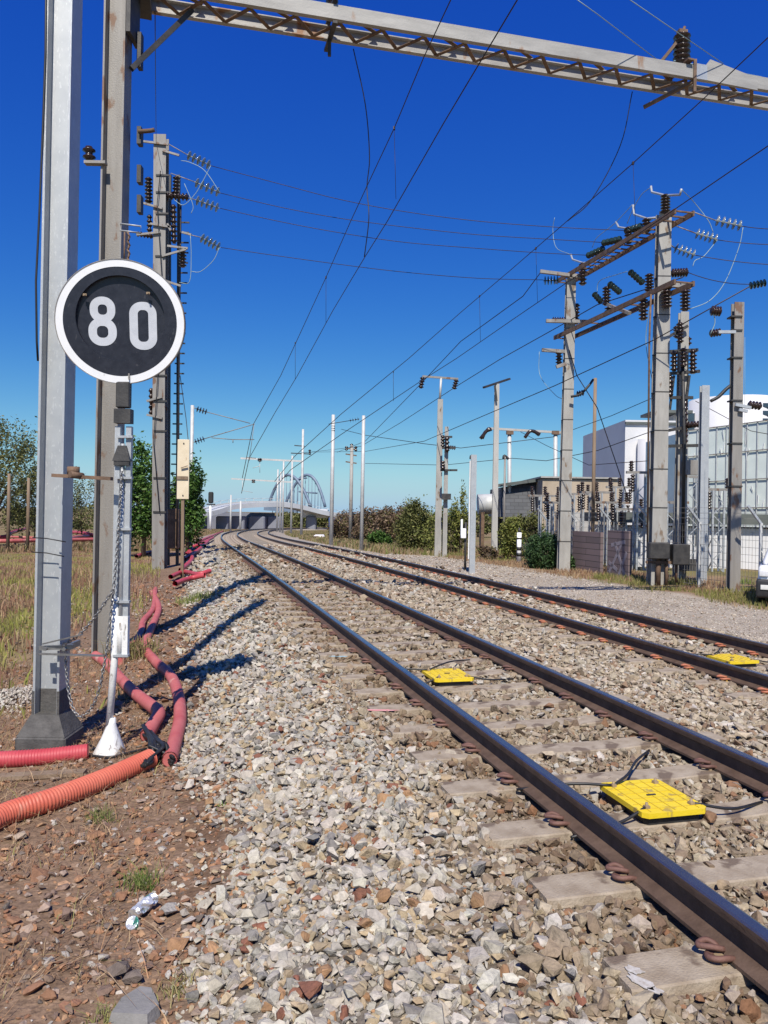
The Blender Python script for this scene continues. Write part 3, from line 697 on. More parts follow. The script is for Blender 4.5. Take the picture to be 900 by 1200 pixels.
b = MB(); b.box(P(145,463,.02), (.115,.07,.22), 0, .008); b.box(P(145,488,.01), (.14,.09,.12)); b.build('head_bracket', M['darksteel'], t)
b = MB(); b.box(P(144,542,.0), (.13,.08,.05)); frus(b, P(0,538).z, P(0,520).z, .15, .09, .07, .06, P(144,530).x, DS)
b.build('head_bracket', M['darksteel'], t)
# the disc
cD = P(141.5, 377.5, -.05); RD = 73.5/900*DS
tl = math.radians(8)
ax_n = Vector((.10, -math.cos(tl), -math.sin(tl))).normalized()        # facing the driver, slightly down
ax_r = Vector((1, 0, 0)); ax_r = (ax_r - ax_n*ax_r.dot(ax_n)).normalized(); ax_u = ax_n.cross(ax_r)*-1
if ax_u.z < 0: ax_u = -ax_u
ax_ro = math.radians(0)
def dp(a, c, n=0.0): return cD + ax_r*a + ax_u*c*.965 + ax_n*n
def annulus(b, r0, r1, n0, n1, seg=96, c=(0,0)):
    vs = []
    for i in range(seg):
        a = 2*math.pi*i/seg; ca, sa = math.cos(a), math.sin(a)
        for r, n in ((r0,n0),(r1,n0),(r1,n1),(r0,n1)): vs.append(dp(c[0]+r*ca, c[1]+r*sa, n))
    fs_ = []
    for i in range(seg):
        j = (i+1) % seg
        for k in range(4): fs_.append((i*4+k, i*4+(k+1)%4, j*4+(k+1)%4, j*4+k))
    b.add(vs, fs_)
def disk(b, r, n0, n1, seg=96, c=(0,0)):
    vs = [dp(c[0]+r*math.cos(2*math.pi*i/seg), c[1]+r*math.sin(2*math.pi*i/seg), n) for n in (n0, n1) for i in range(seg)]
    b.add(vs, [tuple(range(seg-1,-1,-1)), tuple(range(seg, 2*seg))] + [(i, (i+1)%seg, seg+(i+1)%seg, seg+i) for i in range(seg)])
b = MB(); annulus(b, RD*.875, RD*.988, .0, .021); rim_w = b.build('white_rim', M['white_sign'], t)
b = MB(); annulus(b, RD*.9885, RD*1.0, -.03, .025); b.build('rim_edge', M['galv_rust'], t)
pc = (.001, RD*.055)
b = MB()
# dark plate with an eccentric round opening for the number panel
seg = 96; vs = []
for i in range(seg):
    a = 2*math.pi*i/seg; ca, sa = math.cos(a), math.sin(a)
    vs += [dp(pc[0]+RD*.685*ca, pc[1]+RD*.685*sa, -.02), dp(RD*.8745*ca, RD*.8745*sa, -.02), dp(RD*.8745*ca, RD*.8745*sa, .018), dp(pc[0]+RD*.685*ca, pc[1]+RD*.685*sa, .018)]
b.add(vs, [(i*4+k, i*4+(k+1)%4, ((i+1)%seg)*4+(k+1)%4, ((i+1)%seg)*4+k) for i in range(seg) for k in range(4)])
b.build('black_plate', M['navy'], t)
b = MB(); disk(b, RD*.72, -.034, -.0215, c=pc); panel = b.build('number_panel', M['navy'], t)
b = MB(); disk(b, RD*.985, -.048, -.0345); b.build('back_plate', M['darksteel'], t)
def stroke_ring(b, cx, cy, rx, ry, rad, th, n0, n1, seg=10):
    """closed rounded rectangle ring, half sizes rx, ry, corner radius rad, stroke th"""
    def loop(rx, ry, rad):
        L = []
        for qx, qy, a0 in ((1,1,0),(-1,1,90),(-1,-1,180),(1,-1,270)):
            for i in range(seg+1):
                a = math.radians(a0 + 90*i/seg); L.append((cx + qx*(rx-rad) + rad*math.cos(a), cy + qy*(ry-rad) + rad*math.sin(a)))
        return L
    o = loop(rx, ry, rad); i_ = loop(rx-th, ry-th, max(rad-th, .002)); n = len(o); vs = []
    for k in range(n): vs += [dp(*i_[k], n0), dp(*o[k], n0), dp(*o[k], n1), dp(*i_[k], n1)]
    b.add(vs, [(k*4+q, k*4+(q+1)%4, ((k+1)%n)*4+(q+1)%4, ((k+1)%n)*4+q) for k in range(n) for q in range(4)])
px_ = DS/900
def dd(px, py): return ((px-141.5)*px_, (377.5-py)*px_)
c0 = dd(166.3, 381); b = MB(); stroke_ring(b, c0[0], c0[1], 15.6*px_, 28.4*px_, 14.5*px_, 9.6*px_, -.0212, -.0188); b.build('digit_zero', M['digit'], panel)
b = MB(); c8 = dd(120.6, 363.0); stroke_ring(b, c8[0], c8[1], 14.4*px_, 15.2*px_, 13.6*px_, 9.2*px_, -.0212, -.0188)
c8 = dd(120.0, 389.2); stroke_ring(b, c8[0], c8[1], 16.0*px_, 16.6*px_, 15*px_, 9.6*px_, -.0213, -.0186); b.build('digit_eight', M['digit'], panel)
for qx, qy in ((103, 347), (174, 343)):
    b = MB(); q = dd(qx, qy); b.box(dp(q[0], q[1], .022), (.03, .012, .018)); b.tube([dp(q[0], q[1], .015), dp(q[0], q[1], .045)], .009, 8); b.build('bolt', M['tan'], t)
q = dd(150, 442); b = MB(); b.box(dp(q[0], q[1], .03), (.012, .012, .05)); b.build('rim_clip', M['galv_rust'], t)
# ------------------------------------------------------------------ chain hanging between mast and sign post
def chain(pts, label, link=.055):
    path_ = smooth_path(pts, 14); b = MB(); acc = 0; last = path_[0]; k = 0; i = 0
    Ls = [0]; 
    for a, c in zip(path_, path_[1:]): Ls.append(Ls[-1] + (c-a).length)
    n = int(Ls[-1]/(link*.72))
    for k in range(n):
        L0 = k*link*.72; 
        def pos(l):
            j = min(len(Ls)-2, int(np.searchsorted(Ls, l, side='right'))-1); q = (l-Ls[j])/max(1e-6, Ls[j+1]-Ls[j]); return path_[j].lerp(path_[j+1], min(1, max(0, q)))
        a = pos(L0); c = pos(min(Ls[-1], L0+link)); dv = (c-a).normalized(); sd_ = dv.cross(Vector((0,1,0))).normalized()
        if k % 2: sd_ = dv.cross(sd_).normalized()
        m = (a+c)/2; lp = []
        for j in range(10):
            an = 2*math.pi*j/10; lp.append(m + dv*math.cos(an)*link*.5 + sd_*math.sin(an)*link*.26)
        b.tube(lp, link*.11, 5, closed=True)
    o = b.build('chain', M['chain'], None, loc=pts[0]); return tag(o, label, 'chain', None)
chain([P(143,548,-.06), P(140,600,-.06), P(136,660,-.07), P(130,720,-.08), P(123,775,-.09), P(113,818,-.11), P(96,840,-.1), P(84,826,-.05), P(78,790,-.0), P(77,762,-.0)], 'long galvanised chain hanging down the sign post and looping to the nearest mast', .042)
chain([P(134,690,-.12), P(112,722,-.12), P(93,744,-.1), P(74,756,-.05)], 'short galvanised chain running slantwise from the sign post to the mast clamp', .045)
# ------------------------------------------------------------------ 3. gantry: left leg and long flat girder over the tracks
D2 = 11.0; f2 = foot(124, D2)
t = thing('track_gantry', 'tall weathered steel leg with a long flat girder spanning above both tracks', 'gantry', f2)
b = MB(); b.prof(H_SEC(.31, .30, .026, .024), (f2.x, f2.y, f2.z-.1), (f2.x+.03, f2.y, 12.6)); b.build('leg', M['galv_rust'], t)
GB0 = Vector((f2.x+.16, f2.y+.0, 9.19)); gd = Vector((1, .262, .018)).normalized(); gr_ = Vector((-gd.y, gd.x, 0)).normalized()
LEN = 17.0; SEP = .52
def gp(l, o=0, h=0): return GB0 + gd*l + gr_*o + Vector((0,0,h))
C_SEC = lambda w, h, tk: [(-w/2,-h/2),(w/2,-h/2),(w/2,-h/2+tk),(-w/2+tk,-h/2+tk),(-w/2+tk,h/2-tk),(w/2,h/2-tk),(w/2,h/2),(-w/2,h/2)]
for nm, off, mir in (('near_chord', 0, 1), ('rear_chord', SEP, -1)):
    b = MB(); poly = [(p*1, q) for p, q in C_SEC(.085, .22, .016)]
    b.prof(poly, gp(-.2, off, 0), gp(LEN, off, 0), right=gr_*mir, fwd=(0,0,1)); b.build('chord', M['beam'], t)
n = 24; b = MB(); b2 = MB()
for i in range(n):
    a = .35 + i*(LEN-.6)/n; c = a + (LEN-.6)/n
    b.bar(gp(a, .05, -.10), gp((a+c)/2, SEP-.05, -.10), .06, .012); b.bar(gp((a+c)/2, SEP-.05, -.113), gp(c, .05, -.113), .06, .012)
    if i % 2 == 0: b2 = MB(); b2.bar(gp(a, .05, .10), gp(c, SEP-.05, .10), .07, .012); b2.build('top_lacing', M['rusty'], t)
b.build('lacing', M['rusty'], t)
b = MB()
for l in (-.05, .28): b.bar(gp(l, .0, -.02), gp(l, SEP, -.02), .03, .42)
b.box(gp(.05, SEP*.5, .0)+Vector((.0,0,0)), (.5, .5, .46), .25); b.box((f2.x+.24, f2.y-.02, 8.75), (.06,.42,.9)); b.bar((f2.x+.22, f2.y, 7.9), gp(.9, .3, -.1), .07, .07)
b.build('gusset', M['darksteel'], t)
for l, lab in ((2.65, None), (4.35, None)):
    pass
b = MB(); l = (at(400,30,12).x - GB0.x)/gd.x
b.bar(gp(l-.1,-.1,.17), gp(l-.1, SEP+.1,.17), .07, .04); b.bar(gp(l-.1,-.1,-.19), gp(l-.1, SEP+.15,-.19), .07, .04); b.bar(gp(l-.1,.36,-.2), gp(l-.1,.36,-.45), .05, .05); b.build('clamp', M['darksteel'], t)
bi = MB(); ribbed(bi, gp(l-.1, .2, .2), gp(l-.1,.2,.34), .10, 2); bi.build('insulator', M['brown_ins'], t)
l = (at(806,80,13.3).x - GB0.x)/gd.x
b = MB(); b.bar(gp(l,-.12,.16), gp(l, SEP+.1,.16), .12, .03); b.bar(gp(l+.12,-.06,.2), gp(l+.12,-.06,-.36), .05, .04); b.bar(gp(l-.55,SEP*.5,.0), gp(l-.05,.1,.66), .07, .05); b.bar(gp(l+.15,.0,-.14), gp(l-.5,SEP,-.42), .06, .05); b.build('clamp', M['rusty'], t)
bi = MB(); ribbed(bi, gp(l-.02, .12, .17), gp(l-.02,.12,.72), .15, 6); bi.build('insulator', M['brown_ins'], t)
b = MB(); b.box(gp(l-.02,.12,.76), (.16,.1,.06), .2); b.tube([gp(l-.02,.12,.72), gp(l+.03,.12,.86)], .025, 8); b.build('insulator_cap', M['rusty'], t)
b = MB(); q0 = gp(l+.40,-.055,.128); vs = [gp(l+.32,-.052,.11), gp(l+1.4,-.052,.05), gp(l+1.4,-.052,-.16), gp(l+.32,-.052,-.13), gp(l+.42,-.052,.24)]
vs2 = [v - gr_*.02 for v in vs]; b.add(vs+vs2, [(0,3,2,1,4),(5,9,6,7,8),(0,5,8,3),(3,8,7,2),(2,7,6,1),(1,6,9,4),(4,9,5,0)]); b.build('splice_plate', M['beam'], t)
b = MB(); b.bar(gp(l+.12,-.058,0), gp(l+.36,-.058,0), .03, .262, (0,0,1)); b.build('blue_grey_sleeve', M['galv'], t)
b = MB(); b.tube([P for P in (at(162,152+2,11), at(176,153,11), at(181,152,11))], .03, 6); b.build('bracket', M['rusty'], t)
b = MB(); b.box(at(112,191,10.85), (.30,.10,.04)); b.build('bracket', M['galv_rust'], t)
bi = MB(); ribbed(bi, at(104.5,188,10.85), at(104,172,10.85), .09, 2); bi.build('insulator', M['brown_ins'], t)
b = MB(); fr = [at(141,262,10.7), at(165,265,10.7), at(165,273,10.7), at(141,270,10.7)]; b.tube(fr, .012, 6, closed=True); b.build('wire_stirrup', M['galv'], t)
b = MB()
for i in range(7): a = at(149.5+ (i%2)*2, 272+i*5, 10.65); c_ = at(150+((i+1)%2)*2, 278+i*5, 10.65); b.tube([a, c_], .016, 5)
b.tube([at(146,272,10.7), at(145.5,308,10.7)], .012, 5); b.build('hanging_chain', M['rusty'], t)
for yy in (60, 160, 205, 240): b = MB(); b.box(at(164, yy, 11.1), (.06,.12,.5 if yy < 100 else .25)); b.build('cleat', M['darksteel'], t)
# ------------------------------------------------------------------ 4. left switching mast with insulators
D3 = 27.5; f3 = foot(187, D3)
t = thing('insulator_mast', 'slim pale mast left of the tracks carrying four glass insulator strings and a ladder', 'mast', f3)
Q = lambda px, py, dd=0: at(px, py, D3+dd)
b = MB(); b.prof(H_SEC(.40, .44, .03, .03), (f3.x, f3.y, f3.z-.1), (Q(189,160).x, D3, Q(189,160).z), right=(0,1,0), fwd=(-1,0,0)); b.build('column', M['galv_rust'], t)
f3b = foot(207, D3+1.5)
b = MB()
for q in (-.22, .12): b.bar((f3b.x+q-.1, f3b.y, f3b.z), (Q(207+2,205,1.5).x+q-.1, f3b.y, Q(207,205,1.5).z), .10, .10)
for i in range(34):
    zz_ = f3b.z + .4 + i*.38; b.box((f3b.x-.14+i*.007, f3b.y-.05, zz_), (.36,.05,.05))
b.build('ladder_frame', M['darksteel'], t)
b = MB()
for yy in (600, 560, 505, 470, 440, 405, 300, 250, 225, 205): b = MB(); b.box(Q(187+(600-yy)*.008, yy, -.22), (.46,.03,.06)); b.build('band', M['darksteel'], t)
for (a, c_, r, n) in (((174,208),(174,238),.14,7), ((175,252),(175,272),.10,4), ((207,207),(206,232),.14,6), ((195,229),(221,231),.14,6), ((214,290),(214,313),.14,6), ((160,274),(179,277),.10,5), ((203,240),(204,285),.12,8), ((177,455),(177,487),.09,5)):
    bi = MB(); ribbed(bi, Q(*a), Q(*c_), r, n); bi.build('insulator', M['brown_ins'], t)
for a, c_ in (((163,165),(197,169)),((168,238),(190,244)),((176,262),(200,266)),((196,262),(200,270)),((196,288),(220,291)),((213,272),(224,275)),((160,275),(188,272)),((190,176),(210,182)),((190,300),(218,292)),((190,328),(212,335)),((172,486),(190,490)),((172,470),(190,465))):
    b = MB(); b.bar(Q(*a, -.25), Q(*c_, -.25), .06, .07); b.build('crossarm', M['galv_rust'], t)
b = MB(); b.tube([Q(p, q, -.3) for p, q in ((185,230),(188,200),(184,240),(190,330),(186,420),(180,520),(187,600))], .015, 5)
b.tube([Q(p, q, 1) for p, q in ((212,240),(211,330),(210,430),(208,560),(207,640))], .03, 5)
b.build('down_cable', M['cable'], t)
b = MB(); b.box((f3b.x-.05, f3b.y-.3, f3b.z+1.4), (.42,.3,1.5), 0, .03); b.build('cabinet', M['rusty'], t)
strings = [((219,181),(247,194),(198,169)), ((228,213),(258,226),(200,203)), ((229,234),(257,244),(198,226)), ((235,278),(258,290),(213,273))]
for i, (a, c_, m_) in enumerate(strings):
    bi = MB(); discs(bi, Q(*a), Q(*c_), .17, 5); bi.build('insulator_string', M['clear_ins'], t)
    b = MB(); b.tube([Q(*m_), Q(*a)], .018, 5); b.build('tension_link', M['galv_rust'], t)
for pts in (((247,194),(236,215),(228,228),(215,240),(204,234)), ((258,226),(240,200),(222,190),(212,188)), ((224,250),(226,240),(216,215)), ((257,290),(250,305),(235,318),(224,318)), ((223,275),(224,300),(222,330),(210,331))):
    wire('jumper', smooth_path([Q(*p, -.3) for p in pts], 5), .012, None, m='wire_pale', parent=t)
b = MB(); b.tube([Q(211,440,1.2), Q(218,490,1), Q(222,530,-2)], .014, 5); b.build('guy_wire', M['cable'], t)
# cream enamel board on a brown post
fb = foot(213, 23.5)
t = thing('trackside_board', 'cream enamel board seen on a brown post right of the insulator mast', 'board', fb)
b = MB(); z1 = at(215,515,23.5).z; z0_ = at(215,585,23.5).z; xb = at(214,550,23.5).x
b.box((xb+.02, 23.5, (z0_+z1)/2), (.36,.05,z1-z0_), .1, .01); b.build('panel', M['cream'], t)
b = MB(); b.bar((xb-.03, 23.42, z0_+.95), (xb+.17, 23.42, z0_+1.02), .05,.02); b.box((xb+.01, 23.45, z0_+.65), (.33,.02,.10), .1); b.build('brown_band', M['wood'], t)  # brown slanted bar and flat strip across the panel front
b = MB(); b.bar((fb.x, 23.56, fb.z), (xb, 23.56, z1-.1), .09, .09); b.build('post', M['wood'], t)
for q in (.12, z1-z0_-.12): b = MB(); b.tube([(xb+.03, 23.45, z0_+q), (xb+.03, 23.47, z0_+q)], .02, 6); b.build('screw', M['darksteel'], t)
# ------------------------------------------------------------------ 5. overhead wires over the two tracks
def line(name, pts, t_, r, label, cat, m='wire'):
    P_ = [over_track(p[0], p[1], t_) for p in pts]
    r_ = [max(r, .00042*q.y) for q in P_]
    b = MB(); b.tube(P_, r_, 6); o = b.build(name, M[m], None, loc=P_[0]); return tag(o, label, cat)
LC = [(640,-56),(606,0),(520,144),(454,259),(427,302),(390,364),(348,441),(322,484),(292,537),(283,578)]
LM = [(552,-52),(528,0),(497,66),(462,150),(430,218),(411,259),(382,325),(329,440),(297,497),(284,560)]
line('contact_wire', LC, 0, .0075, 'lower copper wire strung over the left track towards the distant bridge', 'wire')
line('messenger_wire', LM, 0, .0075, 'upper carrying wire strung over the left track', 'wire')
RC = [(960,127),(900,171),(857,200),(769,260),(663,332),(600,375),(535,420),(494,446),(400,509),(340,551),(320,574)]
RM = [(990,-40),(900,44),(822,118),(742,191),(660,263),(600,315),(540,366),(479,420),(400,485),(345,535),(322,564)]
line('contact_wire', RC, 3.9, .0075, 'lower copper wire strung over the right track, passing in front of the switching gantry', 'wire')
line('messenger_wire', RM, 3.9, .0075, 'upper carrying wire strung over the right track', 'wire')
def dropper(p, q, t_, label):
    a = over_track(*p, t_); c_ = over_track(*q, t_)
    b = MB(); b.tube([a, c_], max(.0035, .00025*a.y), 5); b.box(a, (.03,.05,.04)); o = b.build('dropper', M['wire'], None, loc=a); tag(o, label, 'dropper', 'thin droppers joining carrying and contact wires')
dropper((462,150), (464,233), 0, 'longest thin vertical dropper between the two wires over the left track')
dropper((382,325), (382,378), 0, 'short thin dropper over the left track, second from the camera')
dropper((346,402), (346,445), 0, 'small thin dropper over the left track, third from the camera')
dropper((742,191), (745,268), 3.9, 'nearest thin dropper over the right track, left of the gantry top')
dropper((628,291), (630,354), 3.9, 'thin dropper over the right track just left of the gantry')
dropper((562,347), (563,400), 3.9, 'thin dropper over the right track above the slanted-top pole')
dropper((461,436), (461,470), 3.9, 'farthest thin dropper over the right track beside the T-shaped mast')
# feed cables hanging from the girder down to the wires
def girder_pt(px, off, h):
    l = 5
    for _ in range(20):
        p = gp(l, off, h); u, v = ray(px, 60); l += (u*p.y - p.x)*.8
    return gp(l, off, h)
a = girder_pt(414, .62, -.12); e = over_track(430,219,0); e2 = over_track(427,301,0)
wire('feed_cable', smooth_path([a, a.lerp(e,.35)+Vector((.12,0,-.1)), a.lerp(e,.75)+Vector((.1,0,-.05)), e, e.lerp(e2,.5)+Vector((.06,-.2,0)), e2], 5), .009, 'black cable hanging from the girder to the wires over the left track', 'cable', m='cable')
a = girder_pt(742, .6, -.12); e = over_track(665,259,3.9)
wire('feed_cable', smooth_path([a, a.lerp(e,.3)+Vector((.15,0,-.25)), a.lerp(e,.7)+Vector((.1,0,-.3)), e], 6), .009, 'black cable hanging from the girder to the wires over the right track', 'cable', m='cable')
a = gp(.35, .4, -.15); wire('long_cable', [a, Q(183,168,-.2)], .008, 'dark cable dropping from the girder end to the insulator mast top', 'cable', sag=.1)
a = girder_pt(790, -.1, .15)
wire('pale_wire', [at(672,-4,12.0), at(700,16,12.2), gp(9.2-.1,.1,.14) if False else girder_pt(777, .2, .2)], .007, 'left of two pale wires descending onto the top of the girder', 'wire', 'pale wires anchored on the girder', 'wire_pale')
wire('pale_wire', [at(735,-3,11.8), girder_pt(848, -.08, .2)], .007, 'right of two pale wires, ending at the splice plate of the girder', 'wire', 'pale wires anchored on the girder', 'wire_pale')
wire('pale_wire', [girder_pt(790,.1,.22), girder_pt(893,.1,.2)], .01, 'short pale wire lying along the right end of the girder', 'wire', 'pale wires anchored on the girder', 'wire_pale')
def bars(name, m, t, lst, Qf, w=.06, h=.07, dd=0.0):
    """each arm is a part of its own"""
    for a, c_ in lst: b = MB(); b.bar(Qf(*a, dd), Qf(*c_, dd), w, h); b.build(name, M[m], t)
def ins(t, Qf, lst, kind='rib', m='brown_ins', dd=0.0):
    for e in lst:
        a, c_, r, n = e[:4]; bi = MB(); d_ = e[4] if len(e) > 4 else dd
        (ribbed if kind == 'rib' else discs)(bi, Qf(*a, d_), Qf(*c_, d_), r, n); bi.build('insulator' if kind == 'rib' else 'insulator_string', M[m], t)
# ------------------------------------------------------------------ 6. corrugated ducts on the ground
def duct(pts, r, m, label, pitch=.024, amp=.085, d=None, lift=0.0, mouth=True, n=14, seg=10, ro=.9, group=None, close=True):
    """pts = picture points on the ground (their extra height optional) joined into a ribbed plastic pipe"""
    W = []
    for p in pts:
        g = onground(p[0], p[1], r*ro + (p[2] if len(p) > 2 else 0)); W.append(g)
    sp = smooth_path(W, seg); L = [0]
    for a, c_ in zip(sp, sp[1:]): L.append(L[-1] + (c_-a).length)
    k = int(L[-1]/(pitch/4)); P_ = []; R_ = []
    k = min(k, 2600)
    for i in range(k):
        l = L[-1]*i/(k-1); j = min(len(L)-2, max(0, int(np.searchsorted(L, l))-1)); q = (l-L[j])/max(1e-6, L[j+1]-L[j])
        P_.append(sp[j].lerp(sp[j+1], q)); R_.append(r*(1 + amp*(.5*math.cos(2*math.pi*l/pitch))) if i % 1 == 0 else r)
    b = MB(); b.tube(P_, R_, n, caps=False)
    # inner wall and rim so that the open end reads as a hollow pipe
    if mouth:
        for e, s_ in ((0, 1), (-1, -1)):
            p0 = P_[e]; p1 = P_[e + s_*min(len(P_)-1, max(1, int(.25/ (pitch/4))))]
            dv = (p1-p0).normalized(); b.lathe([(0,r*.99),(0,r*.86),(.25,r*.86),(1,r*.8)], p0 - dv*.004, p0 + dv*.22, n)
    o = b.build('corrugated_duct', M[m], None, loc=W[0]); tag(o, label, 'duct', group or 'plastic ducts lying beside the track'); return W
duct([(-70,1000),(0,957),(60,937),(120,914),(176,889)], .075, 'orange', 'long orange corrugated duct crossing the lower left corner')
duct([(-80,893),(0,890),(50,887),(103,881)], .066, 'red', 'straight crimson corrugated duct whose open end lies by the sign foot')
duct([(199,890),(206,866),(211,842),(209,815),(200,792),(182,775),(170,757),(178,735),(186,712),(178,694)], .062, 'pink', 'longest faded pink duct snaking from behind the masts to the black cables', .03, .05)
duct([(172,862,.0),(180,848,.03),(186,835,.06),(176,826,.05),(158,812,.02),(142,796),(128,780),(112,768)], .062, 'pink', 'faded pink duct passing behind the sign post with its dark open end above the cables', .03, .05)
duct([(140,775),(153,758),(165,742),(168,728),(180,712),(182,690)], .055, 'pink', 'thinner pale pink duct beside the long pink one behind the sign post', .03, .05)
W_ = duct([(66,845),(82,838)], .05, 'red', 'short crimson duct stub showing behind the tarred mast footing', .03, .05)
# bundle of black cables between the duct mouths
t0 = onground(184, 884); t = thing('cable_bundle', 'tangled bundle of thick black cables joining the duct mouths', 'cables', t0)
random.seed(3)
A_ = onground(174, 860, .09); B_ = onground(198, 888, .06); C_ = onground(174, 892, .07); mid = onground(186, 880, .08)
for i in range(20):
    j = lambda q: Vector((random.uniform(-q,q), random.uniform(-q,q), random.uniform(-q*.6,q*.9)))
    st = (A_ if i % 2 else B_) + j(.035); b = MB(); b.tube(smooth_path([st + (st-mid)*.3, st, mid + j(.085), C_.lerp(mid,.4) + j(.05), C_ + j(.035), C_ + (C_-mid)*.4 + j(.02)], 6), .0135, 6); b.build('cable', M['cable'], t)
for pts, lb in (([(106,882,.03),(120,876,.02),(135,868,.1),(152,860,.13),(168,858,.1)], 'thin black cable arching over the flared sign foot'), ([(104,888,.02),(130,890,.01),(150,885,.03),(172,880,.05)], 'thin black cable lying in front of the flared sign foot')):
    P_ = smooth_path([onground(p[0], p[1]) + Vector((0,0,p[2]*.0)) for p in pts], 6); b = MB(); b.tube([p + Vector((0,0,.02)) for p in P_], .011, 6); o = b.build('cable', M['cable'], None, loc=P_[0]); tag(o, lb, 'cable')
# farther ducts
G_ = 'red ducts piled along the left verge'
far_d = [([(205,684),(222,678),(240,674)], .07, 'faded red duct lying closest to the foot of the insulator mast'), ([(200,676),(215,670),(232,673),(246,669)], .07, None), ([(212,668),(225,655),(222,645)], .08, None),
 ([(215,655),(232,645),(244,634)], .09, None), ([(222,642),(236,637),(250,630)], .09, None), ([(230,636),(246,629),(262,622)], .09, None), ([(218,650),(228,640),(240,640)], .08, None), ([(160,652),(170,648),(182,646)], .08, None)]
labs = ['faded red duct lying closest to the foot of the insulator mast', 'red duct just behind the nearest one at the verge', 'steeply angled red duct below the cream board', 'long distant red duct slanting up beside the ballast slope', 'distant red duct ending near the far curve', 'farthest red duct strip beside the far curve', 'short bent red duct right under the cream board post', 'red duct glimpsed left of the insulator mast']
for (pts, r, _), lb in zip(far_d, labs): duct(pts, r, 'red', lb, .2, .03, mouth=False, n=8, seg=5, ro=2.2 if pts[0][0] > 199 else 1.5, group=G_)
G_ = 'red ducts lying in the meadow behind the masts'
for pts, r, m, lb in (([(-60,628,.2),(0,630,.3),(14,624,.55),(32,619,.5)], .16, 'red', 'thick crimson duct at the left edge of the meadow'), ([(-60,634,.3),(0,634,.35),(60,633,.32),(118,632,.3)], .12, 'pink', 'long pale pink duct lying across the meadow behind the nearest mast'),
   ([(70,628,.2),(84,624,.5),(100,625,.5),(112,628,.3)], .15, 'red', 'crimson duct between the nearest mast and the gantry leg'), ([(-30,627),(10,629),(40,630)], .1, 'pink', 'pink duct directly under the crimson one at the left edge'), ([(78,632,.3),(92,629,.35),(110,628,.3)], .13, 'pink', 'pale pink duct glimpsed left of the gantry leg')):
    duct(pts, r, m, lb, .2, .03, mouth=False, n=8, seg=5, ro=1.6, group=G_)
# ------------------------------------------------------------------ 7. small things in the foreground
p = onground(168, 1072); t = thing('crushed_can', 'crushed silver and green can lying on the brown rubble', 'can', p)
b = MB(); rng = np.random.default_rng(5); V_ = []; ax0 = Vector((.025,.045,.01)).normalized(); nr, ns = 9, 14
u_ = ax0.orthogonal().normalized(); w_ = ax0.cross(u_)
for i in range(nr):
    for k in range(ns):
        a = 2*math.pi*k/ns; r = .034*(1 + rng.uniform(-.28,.2)*(0 < i < nr-1)); q = p + Vector((0,0,.035)) + ax0*(i/(nr-1)-.5)*.115 + u_*math.cos(a)*r + w_*math.sin(a)*r*.75; V_.append(p + (q-p)*1.2)
b.add(V_, [(i*ns+k, i*ns+(k+1)%ns, (i+1)*ns+(k+1)%ns, (i+1)*ns+k) for i in range(nr-1) for k in range(ns)])
b.add([V_[k] for k in range(ns)], [tuple(range(ns))]); b.add([V_[(nr-1)*ns+k] for k in range(ns)], [tuple(range(ns-1,-1,-1))]); b.build('can_body', M['aluminium'], t)
p2 = onground(157, 1088); b = MB(); b.lathe([(0,.024),(.1,.03),(.6,.033),(.62,.027),(.5,.02),(.45,.004)], p2 + Vector((0,.02,.005)), p2 + Vector((-.01,-.03,.055)), 16); b.build('torn_base', M['aluminium'], t)
p = onground(162, 1188); b = MB(); b.prof([(-.10,-.09),(.07,-.10),(.10,-.02),(.03,.10),(-.03,.11),(-.09,.02)], p + Vector((0,0,-.02)), p + Vector((.0,.01,.05)), scale_b=.86); o = b.build('stone_slab', M['slab'], None, loc=p); tag(o, 'smooth dark grey angular slab at the bottom edge of the rubble', 'slab')
p = onground(15, 822); n_ = 900; hx = p.x + RNG.normal(0, .22, n_); hy = p.y + RNG.normal(0, .25, n_)
hz_ = gz(hx, hy) + .10*np.exp(-((hx-p.x)**2 + (hy-p.y)**2)/.09) + RNG.uniform(-.01, .02, n_)
stones('gravel_heap', hx, hy, hz_, RNG.uniform(.012, .03, n_), palette([(.42,.37,.31),(.34,.29,.24),(.48,.44,.38)], [1,1,1], n_), 'small heap of pale gravel in the grass left of the nearest mast footing', 'gravel heap')
a = onground(-30, 912, .02); c_ = onground(100, 905, .02); b = MB(); b.bar(a, c_, .10, .03); o = b.build('wooden_plank', M['wood'], None, loc=a); tag(o, 'weathered wooden plank lying under the crimson duct', 'plank')
# paint marks on stones and sleepers
def mark(px, py, w_, h_, m, label, z=None, n=14, seed=1):
    rr = random.Random(seed); p = onground(px, py); p.z += .045 if z is None else z; b = MB(); vs = []
    for k in range(n):
        a = 2*math.pi*k/n; q = rr.uniform(.6, 1.1); vs.append(p + Vector((math.cos(a)*w_*q, math.sin(a)*h_*q, 0)))
    vs2 = [v + Vector((0,0,.003)) for v in vs]; b.add(vs+vs2, [tuple(range(n-1,-1,-1)), tuple(range(n,2*n))] + [(k,(k+1)%n,n+(k+1)%n,n+k) for k in range(n)])
    o = b.build('paint_mark', M[m], None, loc=p); tag(o, label, 'paint mark')
def on_sleeper(px, py): 
    u, v = ray(px, py); d = (-.162-EYE)/v; return Vector((u*d, d, -.164))
def strip_mark(pts, wd, m, label):
    b = MB()
    for (p, q) in pts:
        b.bar(on_sleeper(*p), on_sleeper(*q), wd, .003)
    o = b.build('paint_mark', M[m], None, loc=on_sleeper(*pts[0][0])); tag(o, label, 'paint mark')
